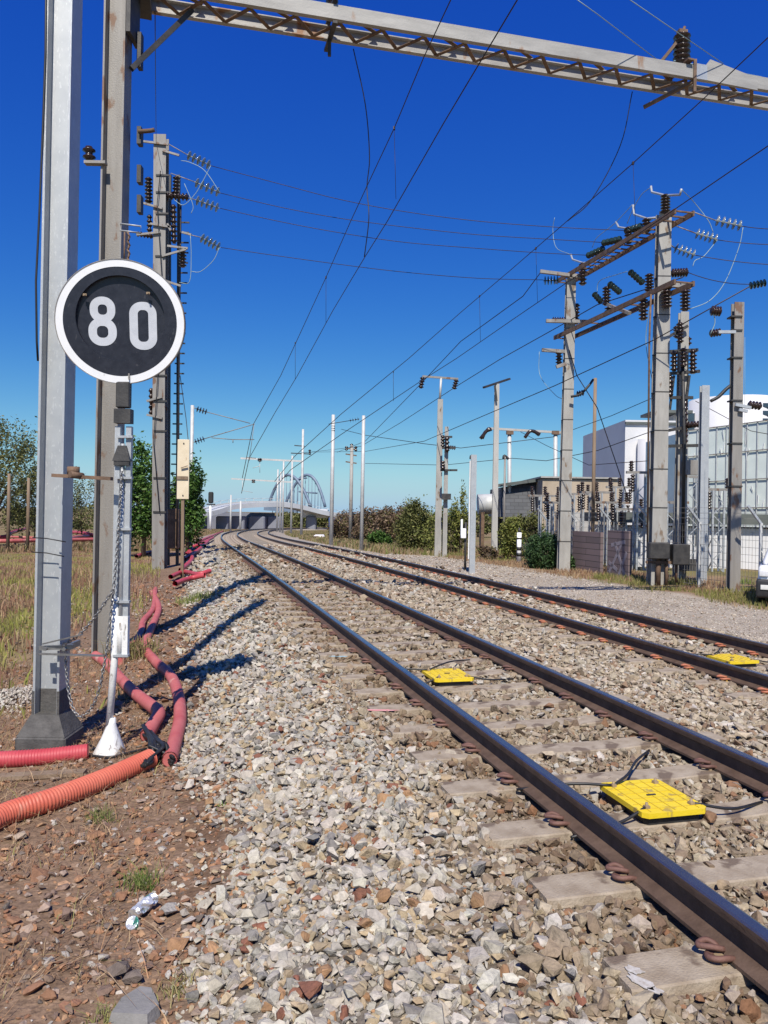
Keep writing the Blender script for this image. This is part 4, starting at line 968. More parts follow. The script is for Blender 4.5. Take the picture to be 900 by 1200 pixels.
def blob_mark(cs, m, label):
    rr = random.Random(8); b = MB(); c0 = on_sleeper(*cs[0][0])
    for (p, wx, wy, rz_) in cs:
        c_ = on_sleeper(*p); n = 16; vs = []
        for k in range(n):
            a = 2*math.pi*k/n; q = rr.uniform(.65, 1.1); x_, y_ = math.cos(a)*wx*q, math.sin(a)*wy*q
            vs.append(c_ + Vector((x_*math.cos(rz_) - y_*math.sin(rz_), x_*math.sin(rz_) + y_*math.cos(rz_), 0)))
        v2 = [v + Vector((0,0,.0025)) for v in vs]; b.add(vs+v2, [tuple(range(n-1,-1,-1)), tuple(range(n,2*n))] + [(k,(k+1)%n,n+(k+1)%n,n+k) for k in range(n)])
    o = b.build('paint_mark', M[m], None, loc=c0); tag(o, label, 'paint mark')
blob_mark([((743,1136), .04, .028, -.6), ((752,1150), .07, .03, -.9), ((768,1160), .03, .022, -.2)], 'whitemark', 'white chalky paint smear on the nearest sleeper end')
blob_mark([((447,832), .16, .03, 0)], 'pinkmark', 'pink marker paint on a sleeper end left of the nearest rail')
blob_mark([((398,769), .16, .035, 0)], 'bluemark', 'pale blue marker paint on a sleeper end left of the nearest rail')
# ------------------------------------------------------------------ 8. yellow plates between the rails
def plate(s, tc, dz, label, cables, tilt=0.0):
    x, y = path(s, tc); h = float(np.interp(s, SS, PH)); base = Vector((float(x), float(y), float(railz(s)) + dz - .192))
    t = thing('track_beacon', label, 'beacon', base, 'yellow beacon plates fixed between the rails')
    t.location = base; ca, sa = math.cos(h), math.sin(h)
    def W(a, c_, e=0): return base + Vector((a*ca + c_*sa, -a*sa + c_*ca, e))
    b = MB(); hw, hl = .215, .26
    def slab(hw, hl, z0, z1, ch):
        pl = [(-hw+ch,-hl),(hw-ch,-hl),(hw,-hl+ch),(hw,hl-ch),(hw-ch,hl),(-hw+ch,hl),(-hw,hl-ch),(-hw,-hl+ch)]
        vs = [W(a, c_, z0) for a, c_ in pl] + [W(a, c_, z1) for a, c_ in pl]; b.add(vs, [tuple(range(7,-1,-1)), tuple(range(8,16))] + [(i,(i+1)%8,8+(i+1)%8,8+i) for i in range(8)])
    slab(hw, hl, .062, .092, .03); top = b.build('plate', M['yellow'], t)
    b = MB()
    for i in range(5): a = -.16 + i*.08; b.bar(W(a,-hl*.93,.0935), W(a,hl*.93,.0935), .004, .003)
    for i in range(6): c_ = -.2 + i*.08; b.bar(W(-hw*.93,c_,.0935), W(hw*.93,c_,.0935), .004, .003)
    b.build('raised_ribs', mat_ribs, t)
    b = MB(); slab(hw*.86, hl*.88, .0, .0615, .02); b.build('base_box', M['rubber'], t)
    for a, c_ in ((-.15,-.18),(.15,-.18),(-.15,.18),(.15,.18)):
        b = MB(); b.tube([W(a,c_,.09), W(a,c_,.125)], .009, 8); b.box(W(a,c_,.10), (.03,.03,.016), .3); b.build('bolt', M['tan'], t)
    b = MB(); b.box(W(0,0,.0955), (.06,.012,.006), -h); b.build('slot', M['darksteel'], t)
    for c in cables:
        P_ = smooth_path([W(*q) for q in c], 5); b = MB(); b.tube(P_, .009, 6); b.build('cable', M['cable'], t)
mat_ribs = mat('dirty_groove', (.55,.40,.03), (.48,.34,.03), 9, .6)
def s_px(px, py, z): u, v = ray(px, py); d = (z-EYE)/v; return st_of(u*d, d)
q = s_px(763, 924, -.06); s1 = float(q[0][0]); t1 = float(q[1][0])
cb = [[(-.15,.18,.1),(.0,.26,.13),(.25,.55,.11),(.62,.95,.04)],[(.15,-.18,.1),(.4,-.22,.06),(.72,-.1,.03)],[(-.15,.18,.1),(-.4,.26,.1),(-.70,.42,.03)],[(-.15,-.18,.1),(-.35,-.22,.04),(-.70,-.3,.02)]]
plate(s1, t1, 0, 'nearest and largest-looking yellow beacon plate between the rails of the left track', cb)
q = s_px(524, 785, -.06); plate(float(q[0][0]), float(q[1][0]), 0, 'farther pale yellow beacon plate between the rails of the left track', cb)
q = s_px(858, 767, RZ-.06); plate(float(q[0][0]), float(q[1][0]), RZ, 'yellow beacon plate half hidden behind the near rail of the right track', cb)
# ------------------------------------------------------------------ 9. switching gantry on the right
DL, DR = 29.0, 23.5
fL, fR = foot(660, DL), foot(769, DR)
t = thing('switching_gantry', 'twin concrete mast gantry on the right carrying two ladder-like beams full of insulators', 'gantry', fL)
zL = at(670, 318, DL).z; zR = at(778, 229, DR).z; topz = 11.05
def tower(f, pxt, pyt, d, w0, w1, mname):
    tp = at(pxt, pyt, d); b = MB(); b.prof(H_SEC(w0*.9, w0, w0*.10, w0*.12), (f.x, f.y, f.z-.1), tp, right=(0,1,0), fwd=(-1,0,0), scale_b=w1/w0)
    b.build('mast', M[mname], t)
    b = MB(); n = 9
    for i in range(1, n):
        b = MB(); q = f.lerp(tp, i/n*.93); wq = (w0 + (w1-w0)*i/n); b.box(q, (wq*1.03, wq*.93, .035)); b.build('band', M['darksteel'], t)
    return tp
tL = tower(fL, 669, 326, DL, .42, .33, 'concrete'); tR = tower(fR, 778, 250, DR, .46, .37, 'concrete')
# upper beam through both mast tops
u0 = at(667, 327, DL+.4); u1 = at(779, 262, DR-.2)
ud = (u1-u0); uh = Vector((ud.x, ud.y, 0)).normalized(); un = Vector((-uh.y, uh.x, 0))
def beam(nm, a, c_, sep, h, nr, tk=.10):
    dv = (c_-a).normalized(); sd_ = Vector((-dv.y, dv.x, 0)).normalized()
    for o_ in (-sep/2, sep/2):
        b = MB(); b.bar(a + sd_*o_, c_ + sd_*o_, tk, h); b.build(nm, M['rusty'], t)
    b = MB()
    for i in range(nr+1):
        p = a.lerp(c_, i/nr); b.bar(p - sd_*(sep/2-.04), p + sd_*(sep/2-.04), .05, .04)
    b.build('rungs', M['rusty'], t)
ua = u0 - ud.normalized()*.5; ub = u1 + ud.normalized()*1.0
beam('upper_beam', ua, ub, .60, .15, 20, .06)
l0 = at(664, 394, DL+.3); l1 = at(776, 343, DR-.2); ld = (l1-l0).normalized()
beam('lower_beam', l0 - ld*.4, l1 + ld*1.1, .62, .15, 3, .07)
Lp = lambda px, py, dd=0: at(px, py, DL+dd)
Rp = lambda px, py, dd=0: at(px, py, DR+dd)
def onbeam(px, py, base=(u0, u1)):
    u, v = ray(px, 300); a, c_ = base; k = (u*a.y - a.x)/((c_.x-a.x) - u*(c_.y-a.y)); p = a.lerp(c_, k); return at(px, py, p.y)
O = lambda px, py, dd=0: onbeam(px, py)
O2 = lambda px, py, dd=0: onbeam(px, py, (l0, l1))
ins(t, O, [((780,249),(780,228),.15,6), ((758,272),(758,256),.15,4), ((737,285),(737,266),.15,5), ((683,334),(683,308),.15,6)])
for pts in (((763,218),(764,225),(780,229),(797,228),(799,221)), ((742,240),(743,251),(758,256),(770,255)), ((722,260),(725,266),(737,268),(748,264)), ((669,298),(671,304),(683,308),(695,307))):
    b = MB(); b.tube([O(*p) for p in pts], .035, 6); b.build('contact_horn', M['galv'], t)
ins(t, O2, [((761,342),(761,321),.14,6), ((754,350),(754,375),.15,6), ((711,358),(711,336),.15,6), ((781,336),(781,361),.17,6), ((803,340),(803,364),.15,6), ((714,360),(714,366),.16,2)])
ins(t, Rp, [((787,320),(806,319),.14,6,-.1)])
ins(t, Lp, [((675,380),(676,356),.13,6), ((663,375),(647,375),.12,6), ((655,430),(655,412),.13,5)])
bars('bracket', 'galv_rust', t, [((633,318),(680,324)),((640,376),(692,377)),((635,410),(662,412)),((652,430),(664,426))], Lp, .12, .12, -.3)
b = MB(); b.bar(Rp(786,333,-.3), Rp(810,336,-.3), .12,.16); b.build('bracket', M['galv_rust'], t)
b = MB(); b.bar(O2(712,357), O2(738,367), .12, .10); b.build('bracket', M['galv_rust'], t)
ins(t, O, [((752,265),(733,271),.12,5), ((728,280),(706,285),.12,5), ((708,291),(688,300),.12,5)], 'disc', 'glass_ins')
ins(t, Lp, [((655,328),(637,329),.17,5)], 'disc', 'glass_ins')
ins(t, Rp, [((838,258),(870,265),.16,5), ((815,273),(841,281),.16,5), ((790,290),(815,299),.16,5)], 'disc', 'clear_ins')
ins(t, O2, [((738,318),(754,332),.11,5), ((714,332),(727,343),.11,5), ((696,344),(705,354),.11,4)], 'disc', 'glass_ins')
ins(t, Rp, [((898,331),(878,335),.12,5)], 'disc', 'glass_ins')
for a, c_ in (((812,248),(838,258)), ((793,265),(815,273)), ((780,282),(790,290))):
    b = MB(); b.tube([Rp(*a), Rp(*c_)], .018, 5); b.build('tension_link', M['galv_rust'], t)
jump = [((799,222),(812,235),(830,258),(836,272)), ((871,266),(866,290),(850,330),(832,352),(809,362)), ((762,220),(752,228),(742,245),(735,262)), ((741,240),(720,262),(700,278),(694,290)),
        ((841,281),(825,300),(815,305),(812,312)), ((668,298),(652,290),(648,270),(650,255)), ((700,350),(702,330),(722,322),(735,318)), ((762,355),(757,400),(765,450)), ((632,412),(633,440),(650,462),(660,468))]
for J in jump: wire('jumper', smooth_path([onbeam(p[0], p[1]) if p[0] < 800 else Rp(*p) for p in J], 6), .012, None, m='wire_pale', parent=t)
b = MB(); b.tube([Lp(667,410,-.3), Lp(676,440,-.3), Lp(700,478,-.5), Lp(738,590,-1)], .018, 5); b.build('stay_wire', M['wire'], t)
b = MB(); b.tube(smooth_path([Lp(669,465,-.4), Lp(680,462,-.5), Lp(690,452,-.5), Lp(695,445,-.3)], 5), .05, 6); b.build('cable_connector', M['rubber'], t)
ins(t, Lp, [((676,372+90),(684,460),.12,3)])
b = MB(); b.box((fR.x-.1, fR.y-.42, fR.z+1.05), (.62,.3,.5), 0, .03); b.box((fR.x+.55, fR.y-.42, fR.z+.95), (.5,.3,.62), 0, .02); b.build('control_boxes', M['darksteel'], t)
b = MB(); b.bar((fR.x-.45, fR.y-.36, fR.z+.7), (fR.x+.85, fR.y-.36, fR.z+.7), .08,.08); b.tube([(fR.x-.05,fR.y-.3,fR.z), (fR.x-.05,fR.y-.3,fR.z+1.0)], .08, 8); b.tube([(fR.x+.2,fR.y-.3,fR.z), (fR.x+.2,fR.y-.3,fR.z+.8)], .05, 8); b.tube([(fR.x+.5,fR.y-.3,fR.z+.1), (fR.x+.5,fR.y-.3,fR.z+.8)], .04, 8); b.build('box_support', M['rusty'], t)
b = MB(); b.tube([(fR.x-.32, fR.y-.1, fR.z+1), Rp(761,400,-.3), Rp(763,345,-.3)], .03, 6); b.build('conduit', M['rusty'], t)
# feeder wires from the left mast to the gantry
def W3(a, mids, e, dd0, dd1): 
    pts = [a]+mids+[e]; n = len(pts); out = []
    for i, p in enumerate(pts):
        k = (p[0]-a[0])/(e[0]-a[0]); out.append(at(p[0], p[1], dd0 + (dd1-dd0)*k))
    return smooth_path(out, 5)
G_ = 'feeder wires crossing from the left insulator mast to the right gantry'
wire('feeder_wire', W3((247,194), [(330,216),(400,234),(475,248),(560,259),(650,266)], (733,270), 27.5, 25.4), .012, 'topmost feeder wire crossing both tracks between the two insulated structures', group=G_)
wire('feeder_wire', W3((258,226), [(330,243),(400,256),(475,266),(560,275),(640,280)], (706,284), 27.5, 26.9), .012, 'second feeder wire from the top crossing both tracks', group=G_)
wire('feeder_wire', W3((258,244), [(330,260),(400,273),(475,284),(560,291),(630,296)], (688,299), 27.5, 27.8), .012, 'third feeder wire from the top crossing both tracks', group=G_)
wire('feeder_wire', W3((259,290), [(320,299),(400,310),(475,319),(560,326)], (637,328), 27.5, 29), .012, 'lowest feeder wire crossing both tracks', group=G_)
G_ = 'wires running to the right from the switching gantry'
for k, (a, e) in enumerate((((870,265),(960,264)),((841,281),(960,284)),((815,299),(960,311)),((806,319),(880,333)))):
    wire('outgoing_wire', [at(*a, DR), at(*e, DR-1)], .012, ['highest wire leaving the gantry towards the right edge', 'second highest wire leaving the gantry to the right', 'third wire leaving the gantry to the right', 'wire from the gantry mast down to the glass insulator at the right edge'][k], group=G_, sag=.1)
def far_wire(pts, dds, label, r=.012, m='wire'):
    out = [at(p[0], p[1], d) for p, d in zip(pts, dds)]; R_ = max(r, .0004*sum(dds)/len(dds))
    b = MB(); b.tube(out, R_, 5); o = b.build('overhead_wire', M[m], None, loc=out[0]); tag(o, label, 'wire')
far_wire([(878,336),(767,398),(650,452),(600,473),(539,499),(497,517),(428,529),(353,530)], [21,23,27,30,36,42,60,90], 'long feeder wire running from the right edge insulator past the gantry into the distance')
far_wire([(800,325),(700,357),(663,378),(586,421),(536,452),(470,495),(423,523),(353,531)], [23,27,29,35,40,50,60,90], 'feeder wire from the gantry through the T-shaped mast')
far_wire([(633,320),(613,347),(540,400),(493,450),(428,517),(395,530)], [29,30.5,35,40,55,70], 'wire from the left arm of the gantry down to the T-shaped mast')
far_wire([(763,467),(717,487),(648,512)], [26,28,32], 'low wire from the gantry mast towards the small portal frame')
far_wire([(648,512),(590,519),(540,525),(497,520),(428,510),(400,503)], [45,46,47,48,55,60], 'low slack wire between the portal frame and the distant wooden pole')
far_wire([(765,505),(700,528),(640,540),(600,537),(520,545),(428,543)], [30,33,38,42,50,60], 'lowest wire passing behind the bushes on the right')
far_wire([(760,540),(690,545),(640,522),(610,506)], [32,36,42,45], 'sagging wire over the substation')
far_wire([(815,470),(880,505),(960,520)], [26,26,26], 'wire on the far right above the glass building')
# ------------------------------------------------------------------ 10. other poles on the right
def pole(name, px, d, pyt, w0, w1, m, label, cat='mast', shape='h', group=None, pxt=None):
    f = foot(px, d) if d else onground(px, 640); tp_ = at(pxt if pxt else px, pyt, f.y); tpz = tp_.z
    t = thing(name, label, cat, f, group)
    b = MB()
    if shape == 'h': b.prof(H_SEC(w0*.9, w0, w0*.12, w0*.14), (f.x, f.y, f.z-.1), (f.x, f.y, tpz), right=(0,1,0), fwd=(-1,0,0), scale_b=w1/w0)
    elif shape == 'r': b.prof(rect(w0, w0*.8, w0*.1), (f.x, f.y, f.z-.1), (f.x, f.y, tpz), scale_b=w1/w0)
    else: b.tube([(f.x, f.y, f.z-.1), (f.x, f.y, tpz)], [w0/2, w1/2], 12)
    b.build('column', M[m], t); return t, f, tpz
def base_d(px, py): return onground(px, py).y
t, f, zt = pole('equipment_mast', 859, 21.2, 355, .29, .26, 'galv_rust', 'straight grey H-section mast rising right of the gantry in front of the glass facade')
Q = lambda px, py, dd=0: at(px, py, 21.2+dd)
for yy in (372, 388, 420, 470, 520, 570): b = MB(); b.box(Q(861, yy), (.30,.30,.04)); b.build('band', M['darksteel'], t)
bars('bracket', 'galv', t, [((842,389),(862,389)),((862,474),(880,478)),((866,480),(876,482))], Q, .07, .08, -.2)
ins(t, Q, [((845,389),(832,391),.11,4), ((845,365),(833,364),.14,4,-.1), ((877,474),(892,476),.12,4)])
b = MB(); b.tube(smooth_path([Q(833,470,-.1), Q(842,465,-.1), Q(850,457,-.1), Q(856,452,-.1)], 4), .05, 6); b.build('cable_connector', M['rubber'], t)
b = MB(); b.tube(smooth_path([Q(833,391,-.1),Q(838,378,-.1),Q(836,366,-.1)], 4), .014, 5); b.build('jumper', M['wire_pale'], t)
b = MB(); b.tube([Q(873,395,.2), Q(873,520,.2)], .006, 4); b.build('thin_cable', M['wire_pale'], t)
t, f, zt = pole('equipment_mast', 822, 24.5, 452, .26, .24, 'galv', 'short bright galvanised mast between the gantry and the taller right mast')
t, f, zt = pole('transformer_mast', 796, 26.5, 366, .36, .28, 'concrete', 'concrete mast crowded with dark switchgear just right of the gantry', 'mast')
Q = lambda px, py, dd=0: at(px, py, 26.5+dd)
ins(t, Q, [((797,378),(797,402),.13,6,-.4), ((812,410),(812,438),.14,6,-.3), ((790,412),(790,435),.13,5,-.4), ((801,408),(801,430),.13,5,-.5), ((785,440),(785,465),.12,5,-.3), ((806,395),(806,405),.14,2), ((803,470),(803,520),.10,8,-.3), ((793,382),(793,396),.12,4,.3)])
bars('crossarm', 'darksteel', t, [((785,412),(818,410)),((783,438),(820,435)),((783,395),(806,382)),((780,505),(820,498)),((775,523),(820,522)),((785,466),(812,466))], Q, .09, .10, -.3)
bars('strut', 'darksteel', t, [((790,440),(785,480)),((808,440),(803,480))], Q, .07, .07, -.25)
ins(t, Q, [((805,498),(820,497),.12,4,-.4)])
b = MB(); b.tube([Q(800,420,-.4),Q(802,520,-.4),Q(800,640,-.4)], .06, 8); b.build('cable_riser', M['rubber'], t)
b = MB(); b.box(Q(810,548,-.3), (.5,.25,.5)); b.build('switch_box', M['galv_rust'], t)
b = MB(); b.box(Q(812,662,-.3), (.8,.3,.4)); b.build('control_box', M['darksteel'], t)
t, f, zt = pole('wooden_pole', 694, 32, 443, .17, .14, 'wood', 'thin brown wooden pole standing between the two gantry masts', 'pole', 'o')
# T mast, slanted top mast, twin masts
d_ = 40; t, f, zt = pole('t_shaped_mast', 513, d_, 468, .34, .26, 'concrete', 'concrete mast with a thin T-shaped top and two hanging insulators')
Q = lambda px, py, dd=0: at(px, py, d_+dd)
b = MB(); b.tube([Q(515.5,468), Q(517,443)], .06, 8); b.build('top_tube', M['galv_far'], t)
b = MB(); b.bar(Q(495,441), Q(537,444), .09, .10); b.build('crossarm', M['galv_rust'], t)
ins(t, Q, [((495.5,442),(493,455),.15,4), ((535,445),(532,456),.15,4)])
d_ = 39; t, f, zt = pole('switch_mast', 521, d_, 500, .22, .18, 'concrete', 'short concrete mast with dark switches right behind the T-shaped mast', 'mast')
Q = lambda px, py, dd=0: at(px, py, d_+dd)
ins(t, Q, [((524,512),(524,530),.13,4,-.3), ((519,540),(519,550),.13,3,-.3), ((527,524),(534,525),.12,3), ((519,510),(519,524),.12,4)])
bars('crossarm', 'darksteel', t, [((516,551),(536,551)),((518,525),(534,525)),((520,512),(530,512))], Q, .09, .10, -.2)
b = MB(); b.box(Q(523,582,-.3), (.45,.3,.3)); b.build('switch_box', M['darksteel'], t)
dS = base_d(579, 654); t, f, zt = pole('slanted_top_mast', 579, dS, 450, .30, .23, 'concrete_pale', 'pale concrete mast topped by a slanted dark bar')
Q = lambda px, py, dd=0: at(px, py, dS+dd)
b = MB(); b.bar(Q(567,454,-.6), Q(597,444,.6), .16, .10); b.build('top_bar', M['darksteel'], t)
b = MB(); b.bar(Q(582,470,-.25), Q(580,452,-.3), .10, .07); b.build('strut', M['darksteel'], t)
dd_ = base_d(553, 672); t, f, zt = pole('galvanised_post', 553, dd_, 533, .19, .19, 'galv', 'galvanised post with a white lower face standing right of the outer rail', 'post', pxt=556)
Q = lambda px, py, dd=0: at(px, py, dd_+dd)
b = MB(); b.bar(Q(549.5,655,.2), Q(551.5,540,.2), .07,.10, (0,1,0)); b.build('white_strip', M['white'], t)
t, f, zt = pole('signal_box_post', 545, dd_+1.5, 612, .09, .09, 'darksteel', 'thin black post carrying a small white box left of the galvanised post', 'post', 'o', pxt=545)
Q = lambda px, py, dd=0: at(px, py, dd_+1.5+dd)
b = MB(); b.box(Q(543,625,-.1), (.19,.16,.36), 0, .015); b.build('white_box', M['white'], t)
b = MB(); b.box(Q(541,618,-.1), (.07,.1,.6)); b.build('side_strip', M['white'], t)
# white and black marker
dM = base_d(608, 661); f = onground(608, 661); t = thing('marker_post', 'short white marker post with black bands before the green bush', 'marker post', f)
Q = lambda px, py, dd=0: at(px, py, dM+dd)
b = MB(); b.tube([f, (f.x, f.y, Q(608,624).z)], .10, 12); b.build('white_tube', M['white'], t)
for a, c_ in ((641,645),(648,652),(630,632)): b = MB(); b.tube([(f.x,f.y,Q(608,c_).z), (f.x,f.y,Q(608,a).z)], .104, 12); b.build('black_band', M['rubber'], t)
b = MB(); b.lathe([(0,.07),(.5,.06),(1,.02)], (f.x,f.y,Q(608,624).z), (f.x,f.y,Q(608,618).z), 10); b.build('cap', M['darksteel'], t)
# portal frame
dP = 46; fa = foot(596, dP); fc = foot(650, dP)
t = thing('small_portal_frame', 'slim portal frame with rusty caps and drooping dark insulators above the grey block building', 'portal frame', fa)
Q = lambda px, py, dd=0: at(px, py, dP+dd)
for px in (597, 651): b = MB(); b.tube([(foot(px, dP).x, dP, foot(px, dP).z), Q(px,505)], .12, 10); b.build('leg', M['galv_far'], t)
b = MB(); b.bar(Q(572,502), Q(660,507), .14, .13); b.build('crossbeam', M['concrete_pale'], t)
for px in (597.5, 651): b = MB(); b.box(Q(px,507,-.1), (.42,.2,.22)); b.build('rusty_cap', M['rusty'], t)
for a in (((576,503),(569,506),(565,514)), ((563,514),(572,503),(574,503)), ((615,513),(622,505),(633,509)), ((632,510),(627,506),(624,505))):
    b = MB(); b.tube(smooth_path([Q(*p, -.1) for p in a], 4), .10, 8); b.build('drooping_insulator', M['brown_ins'], t)
for k, (px, lab) in enumerate(((551.5, 'stub post with a curved black connector left of the pale mast'), (590, 'stub post with a curved black connector right of the pale mast'))):
    t, f, zt = pole('connector_post', px, 44, 535, .14, .12, 'galv_rust', lab, 'post', 'o'); Q = lambda px, py, dd=0: at(px, py, 44+dd)
    b = MB(); b.tube(smooth_path([Q(px,538), Q(px+1,534), Q(px+6,538)], 4), .08, 6); b.build('connector', M['rubber'], t)
# ------------------------------------------------------------------ 11. substation equipment stands
def stand(px, d, pyt, pyb, label, wcross=1.3, n=3):
    f = foot(px, d); zt = at(px, pyt, d).z; t = thing('insulator_stand', label, 'insulator stand', f, 'lattice insulator stands in the substation')
    b = MB(); q = .22
    for i, j in ((-q,-q),(q,-q),(q,q),(-q,q)): b.bar((f.x+i,f.y+j,f.z),(f.x+i,f.y+j,zt), .07,.07)
    nn = int((zt-f.z)/.45)
    for k in range(nn):
        z0 = f.z+k*.45; s_ = 1 if k % 2 else -1; b.bar((f.x-q*s_,f.y-q,z0),(f.x+q*s_,f.y-q,z0+.45), .04,.03); b.bar((f.x-q,f.y-q*s_,z0),(f.x-q,f.y+q*s_,z0+.45), .03,.04)
    b.build('lattice_column', M['galv'], t)
    b = MB(); b.bar((f.x-wcross/2-.2,f.y-.1,zt+.04),(f.x+wcross/2+.2,f.y-.1,zt+.04), .12,.10); b.build('crossarm', M['galv_rust'], t)
    for k in range(n):
        x = f.x - wcross/2 + wcross*k/(n-1); bi = MB(); ribbed(bi, (x,f.y-.1,zt+.09), (x,f.y-.1,zt+.5), .11, 4); bi.build('insulator', M['brown_ins'], t)
        bi = MB(); ribbed(bi, (x,f.y-.3,zt-.05), (x,f.y-.3,zt-.75), .10, 6); bi.build('insulator', M['brown_ins'], t)
stand(637, 38, 582, 0, 'leftmost lattice stand with brown insulators in front of the grey block building')
stand(652, 36, 590, 0, 'lattice stand with brown insulators just left of the gantry left mast', 1.0)
stand(697, 35, 578, 0, 'lattice stand with brown insulators at the foot of the wooden pole')
stand(715, 34, 590, 0, 'lattice stand with brown insulators right of the wooden pole')
stand(737, 33, 598, 0, 'lattice stand with brown insulators before the curved white wall', .9, 2)
stand(750, 31, 555, 0, 'tallest lattice stand beside the larger gantry mast', .9, 2)
stand(785, 30, 590, 0, 'lattice stand hidden behind the switchgear mast', .9, 2)
stand(808, 31, 560, 0, 'lattice stand just right of the switchgear mast', .8, 2)
stand(838, 30.5, 575, 0, 'rightmost lattice stand before the glass facade', .8, 2)
stand(724, 37, 572, 0, 'tall far lattice stand in front of the tan concrete wall right end', .9, 3)
stand(676, 37, 580, 0, 'lattice stand seen between the gantry left mast and the wooden pole', .9, 3)
# ------------------------------------------------------------------ 12. buildings on the right
def bx_px(b, x0, x1, y0, y1, d, depth, zb=None):
    a = at(x0, y0, d); c_ = at(x1, y1, d); zb = c_.z if zb is None else zb
    b.box(((a.x+c_.x)/2, d+depth/2, (a.z+zb)/2), (c_.x-a.x, depth, a.z-zb))
d_ = 44; g = gzf(12, d_) - .3
t = thing('substation_building', 'tan stained concrete block with a slanted grey block side and dark roof edge', 'building', (12, d_, g))
b = MB(); bx_px(b, 636, 727, 561, 640, d_, 7, g); b.build('concrete_wall', M['building_tan'], t)
b = MB(); bx_px(b, 634, 729, 558, 561.5, d_-.15, 7.4); b.build('parapet', M['concrete'], t)
dl = 46; b = MB(); a0 = at(588, 571, dl); a1 = at(636, 563, dl); c0_ = at(596, 606, dl); c1_ = at(632, 606, dl)
vs = [a0, a1, Vector((c1_.x+.5, dl-.6, c1_.z)), Vector((c0_.x-.6, dl-.6, c0_.z))]; vs2 = [v + Vector((0,5,0)) for v in vs]
b.add(vs+vs2, [(0,3,2,1),(4,5,6,7),(0,1,5,4),(1,2,6,5),(2,3,7,6),(3,0,4,7)]); b.build('block_side', M['louver'], t)
b = MB(); b.bar(a0+Vector((-.3,-.2,.08)), a1+Vector((.2,-.2,.08)), .7,.18); b.build('roof_edge', M['darkroof'], t)
b = MB(); bx_px(b, 590, 636, 608, 640, dl+.2, 4, g); b.build('lower_wall', M['footing'], t)
b = MB(); bx_px(b, 655, 690, 600, 640, d_-.9, .85, g); b.build('pale_annex', M['concrete_pale'], t)
d_ = 47; a = at(580, 584, d_); c_ = at(568, 597, d_)
p0 = at(566, 590, d_); t = thing('storage_tank', 'horizontal pale cylindrical tank left of the grey block building', 'tank', (p0.x, d_, gzf(p0.x, d_)))
b = MB(); b.tube([at(560,591,d_+.5), at(588,590,d_+.5)], .62, 20); b.build('tank_shell', M['galv_far'], t)
for q in (565, 582): b = MB(); x_ = at(q,600,d_+.5); b.box((x_.x, x_.y, (x_.z+gzf(x_.x,x_.y))/2), (.2,.8,x_.z-gzf(x_.x,x_.y))); b.build('saddle', M['rusty'], t)
# graffiti plank wall
def slab_wall(name, p0, p1, zt, th, m, label, cat='wall'):
    p0 = Vector(p0); p1 = Vector(p1); dv = p1-p0; L = Vector((dv.x,dv.y,0)).length; ang = math.atan2(dv.y, dv.x); mid_ = (p0+p1)/2
    b = MB(); zb = min(p0.z, p1.z)-.2; b.box((0,0,(zt-zb)/2), (L, th, zt-zb)); o = b.build(name, M[m]); o.location = (mid_.x, mid_.y, zb); o.rotation_euler = (0,0,ang); return tag(o, label, cat)
w1 = slab_wall('plank_wall', foot(672, 29.5), foot(705, 27.5), at(690,623,28.5).z, .12, 'plank', 'dark purplish plank wall section right of the gantry left mast')
w2 = slab_wall('plank_wall', foot(713, 27.2), foot(738, 25.8), at(725,622,26.5).z, .12, 'plank', 'plank wall section painted with grey strokes nearest the relay boxes')
b = MB(); 
for a, c_ in (((-.55,.35),(.25,1.35)),((.5,.3),(-.2,1.4)),((-.45,1.3),(.5,1.45)),((.1,.3),(.6,1.1)),((-.6,.7),(.0,.45))): b.bar((a[0],-.064,a[1]),(c_[0],-.064,c_[1]), .006,.13, (0,0,1))
o = b.build('graffiti_strokes', M['box_grey']); o.parent = w2; o.data.materials[0] = mat('pale_mauve_spray', (.22,.19,.21), (.30,.27,.29), 6, .8)
# white buildings
d_ = 66; g = -2.0
t = thing('white_clad_building', 'large white clad building with a curved stair tower and glazed ribs behind the switchgear', 'building', (22, d_, g))
b = MB(); bx_px(b, 733, 800, 492, 640, d_, 14, g); b.build('white_wall', M['building_white'], t)
b = MB(); a = at(733,490,d_-.1); c_ = at(800,474,d_-.1); b.bar((a.x,d_-.1,a.z-.4),(c_.x,d_-.1,a.z-.4), .25,.18); b.build('parapet', M['darkroof'], t)
b = MB(); cx = at(761,560,d_).x; b.lathe([(0,1.25),(1,1.25)], (cx,d_-.8,g), (cx,d_-.8,at(761,516,d_).z), 28); b.build('curved_tower', M['building_white'], t)
b = MB(); cx2 = at(865,520,d_+4).x; b.lathe([(0,3.9),(1,3.9)], (cx2,d_+5,g), (cx2,d_+5,at(865,468,d_+4).z), 40); b.build('curved_wall', M['building_white'], t)
b = MB(); bx_px(b, 790, 960, 482, 640, d_+4.5, 12, g); b.build('rear_wall', M['building_white'], t)
for i in range(5):
    b = MB(); bx_px(b, 884, 960, 472+i*9, 478+i*9, d_+1.2, .3); f_ = b.build('window_band', M['glass'], t)
for i in range(4): b = MB(); bx_px(b, 806+0, 826, 484+i*16, 494+i*16, d_+4.35, .2); b.build('window_band', M['glass'], t)
b = MB(); bx_px(b, 768, 812, 480, 484, d_+3, 4); b.build('roof_slab', M['darkroof'], t)
